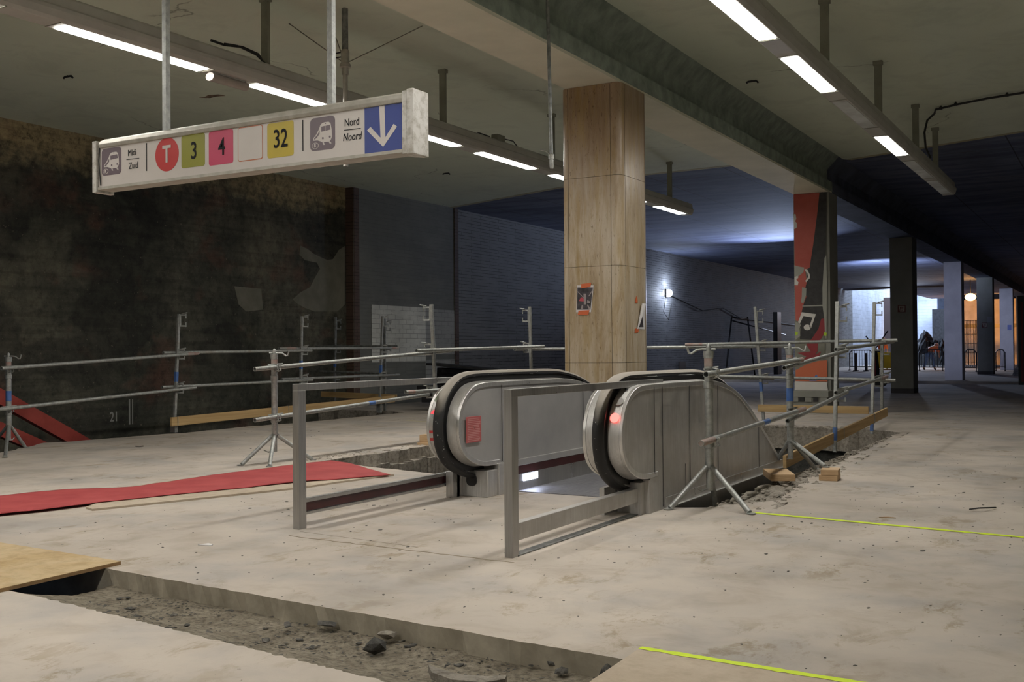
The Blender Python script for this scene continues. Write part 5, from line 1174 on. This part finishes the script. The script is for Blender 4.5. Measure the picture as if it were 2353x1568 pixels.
b = MB(); b.box(AY(2030, 683, 76).x, AY(2046, 683, 76).x+.6, 76, 77, 0, AY(2040, 684, 76).z); tag(b.build('timber_hoarding', flat('brown_hoarding', (.09, .06, .055))), 'brown hoarding at the edge of the bright wall left of the first dark column', 'hoarding')
# warm lit back walls beyond the orange lamp
p = fy(2175, 82); q = fy(2353, 82)
b = MB(); b.box(AY(2180, 800, 84).x, 4.7, 84, 84.4, zf, ZC); struct(b.build('wall_back', 'farwarm'))
wf = thing('mesh_fence', 'tall steel mesh fence in front of the orange lit wall', 'fence', (p.x+2, 76, zf))
xa, xb_ = fy(2213, 74).x, fy(2250, 74).x
b = MB()
for i in range(15): x = xa+(xb_-xa)*i/14; b.tube((x, 74, zf), (x, 74, 3.0), .018, 6)
for z in (.3, .9, 1.5, 2.1, 2.98): b.tube((xa, 74, z), (xb_, 74, z), .018, 6)
b.build('mesh_panel', 'fence', wf)
ya = AY(2213, 680, 70)
b = MB(); b.box(fy(2213, 72).x-.2, fy(2353, 72).x+1, 72, 72.3, 4.25, 4.55); b.box(fy(2213, 79).x-.2, fy(2353, 79).x+1, 79, 79.3, 2.6, 2.85); struct(b.build('trim_11', 'fardark'))
hx = fy(2340, 38); hd_ = thing('hoarding_panel', 'tall dark panel with a red stripe at the right edge of the view', 'panel', (hx.x, 38, 0))
zt_ = AY(2345, 680, 38).z; b = MB(); b.box(AY(2338, 680, 38).x, AY(2338, 680, 38).x+1.3, 38, 38.12, .0, zt_); b.build('board', 'black', hd_)
b = MB(); x_ = AY(2345, 700, 38).x; b.box(x_, x_+.07, 37.99, 38.0, .1, zt_-.2); b.build('stripe', flat('dull_red_stripe', (.2, .03, .03)), hd_)
# dark frame thing by the left wall behind the mural column (ladder-like)
p = AX(1775, 850, -13.5)
lf = thing('trestle', 'dark leaning trestle frame against the brick wall left of the mural column', 'trestle', (-13.6, 43, 0))
b = MB()
for y0, y1 in ((41.5, 41.2), (43.6, 45.2)): b.tube((-13.9, y1, 0), (-13.9, y0+.6, 2.6), .035, 8)
b.tube((-13.9, 42.0, 2.55), (-13.9, 44.3, 2.5), .03, 8); b.tube((-13.9, 42.2, 2.4), (-13.9, 50, 1.9), .03, 8); b.build('frame', 'black', lf)
b = MB(); b.box(-13.7, -13.5, 47.3, 47.9, 0, 2.9); b.build('board', 'black', lf)

# ================================================================ LIGHTS
def area(name, loc, rot, sx, sy, power, c, spread=None):
    l = bpy.data.lights.new(name, 'AREA'); l.shape = 'RECTANGLE'; l.size = sx; l.size_y = sy; l.energy = power; l.color = c
    if spread: l.spread = spread
    o = bpy.data.objects.new(name, l); col.objects.link(o); o.location = loc; o.rotation_euler = rot; return o
def point(name, loc, power, c, r=.1):
    l = bpy.data.lights.new(name, 'POINT'); l.energy = power; l.color = c; l.shadow_soft_size = r; o = bpy.data.objects.new(name, l); col.objects.link(o); o.location = loc; return o
def spot(name, loc, tgt, power, c, ang, blend=.6, r=.08):
    l = bpy.data.lights.new(name, 'SPOT'); l.energy = power; l.color = c; l.spot_size = math.radians(ang); l.spot_blend = blend; l.shadow_soft_size = r
    o = bpy.data.objects.new(name, l); col.objects.link(o); o.location = loc; o.rotation_euler = (Vector(tgt)-Vector(loc)).to_track_quat('-Z', 'Y').to_euler(); return o
BLUE = (.50, .66, 1.0)
area('daylight_opening', (-13.0, 79, 8.5), (0, 0, 0), 5, 22, 3200, (.62, .76, 1))
area('daylight_opening', (-11.5, 90, 8.5), (0, 0, 0), 6.5, 9, 1800, (.60, .74, 1))
spot('flood_and_fill', (fp.x+.12, fp.y, fp.z), (-9.5, fp.y-3, 5.2), 450, (.6, .72, 1), 120, .9)
spot('flood_and_fill', (fp.x+.12, fp.y, fp.z), (-6, fp.y-2, 0), 1100, (.58, .66, 1), 150, .9)
point('flood_and_fill', (fp.x+.45, fp.y, fp.z), 40, (.6, .7, 1), .1)
spot('flood_and_fill', (-9.9, 36.2, 2.9), (-10.3, 33.6, 4.9), 1300, (.6, .72, 1), 110, 1)  # added uplight without a lamp body, brightens the blue-black ceiling
spot('flood_and_fill', (-9.2, 46, 3.2), (-8.8, 47.5, 4.9), 900, (.6, .72, 1), 140, 1)  # second added uplight, also bodiless, for the ceiling farther back
spot('flood_and_fill', (-5.7, 33.0, 2.8), (-5.15, 40, 2.15), 300, (.64, .70, 1), 46, .8, .15)  # unseen fill added behind the dark grey column to brighten the white one
spot('flood_and_fill', (-12.2, 69, 4.6), (-9.6, 58, .8), 3000, (.7, .8, 1), 70, .8, .3)  # added fill from the ceiling opening, stands in for daylight around the worker
spot('flood_and_fill', (-5.7, 52.3, 2.8), (-5.2, 59, 2.15), 340, (.64, .70, 1), 46, .8, .15)  # unseen fill added to brighten the farthest white column
point('orange_lamp_and_fill', tuple(sp_+Vector((0, -.5, 0))), 90, (1, .45, .10), .25)
spot('orange_lamp_and_fill', (fy(2255, 77).x, 76.5, 3.6), (fy(2255, 84).x, 84, 2.0), 1700, (1, .42, .08), 130, .6, .25)  # added orange spot beyond the hanging lamp, brightens the back wall
w = bpy.data.worlds.new('world'); scn.world = w; w.use_nodes = True; w.node_tree.nodes['Background'].inputs[0].default_value = (.45, .6, 1, 1); w.node_tree.nodes['Background'].inputs[1].default_value = .4
vs_ = scn.view_settings; vs_.view_transform = 'Standard'; vs_.look = 'None'; vs_.exposure = .08; vs_.gamma = 1; vs_.use_curve_mapping = False
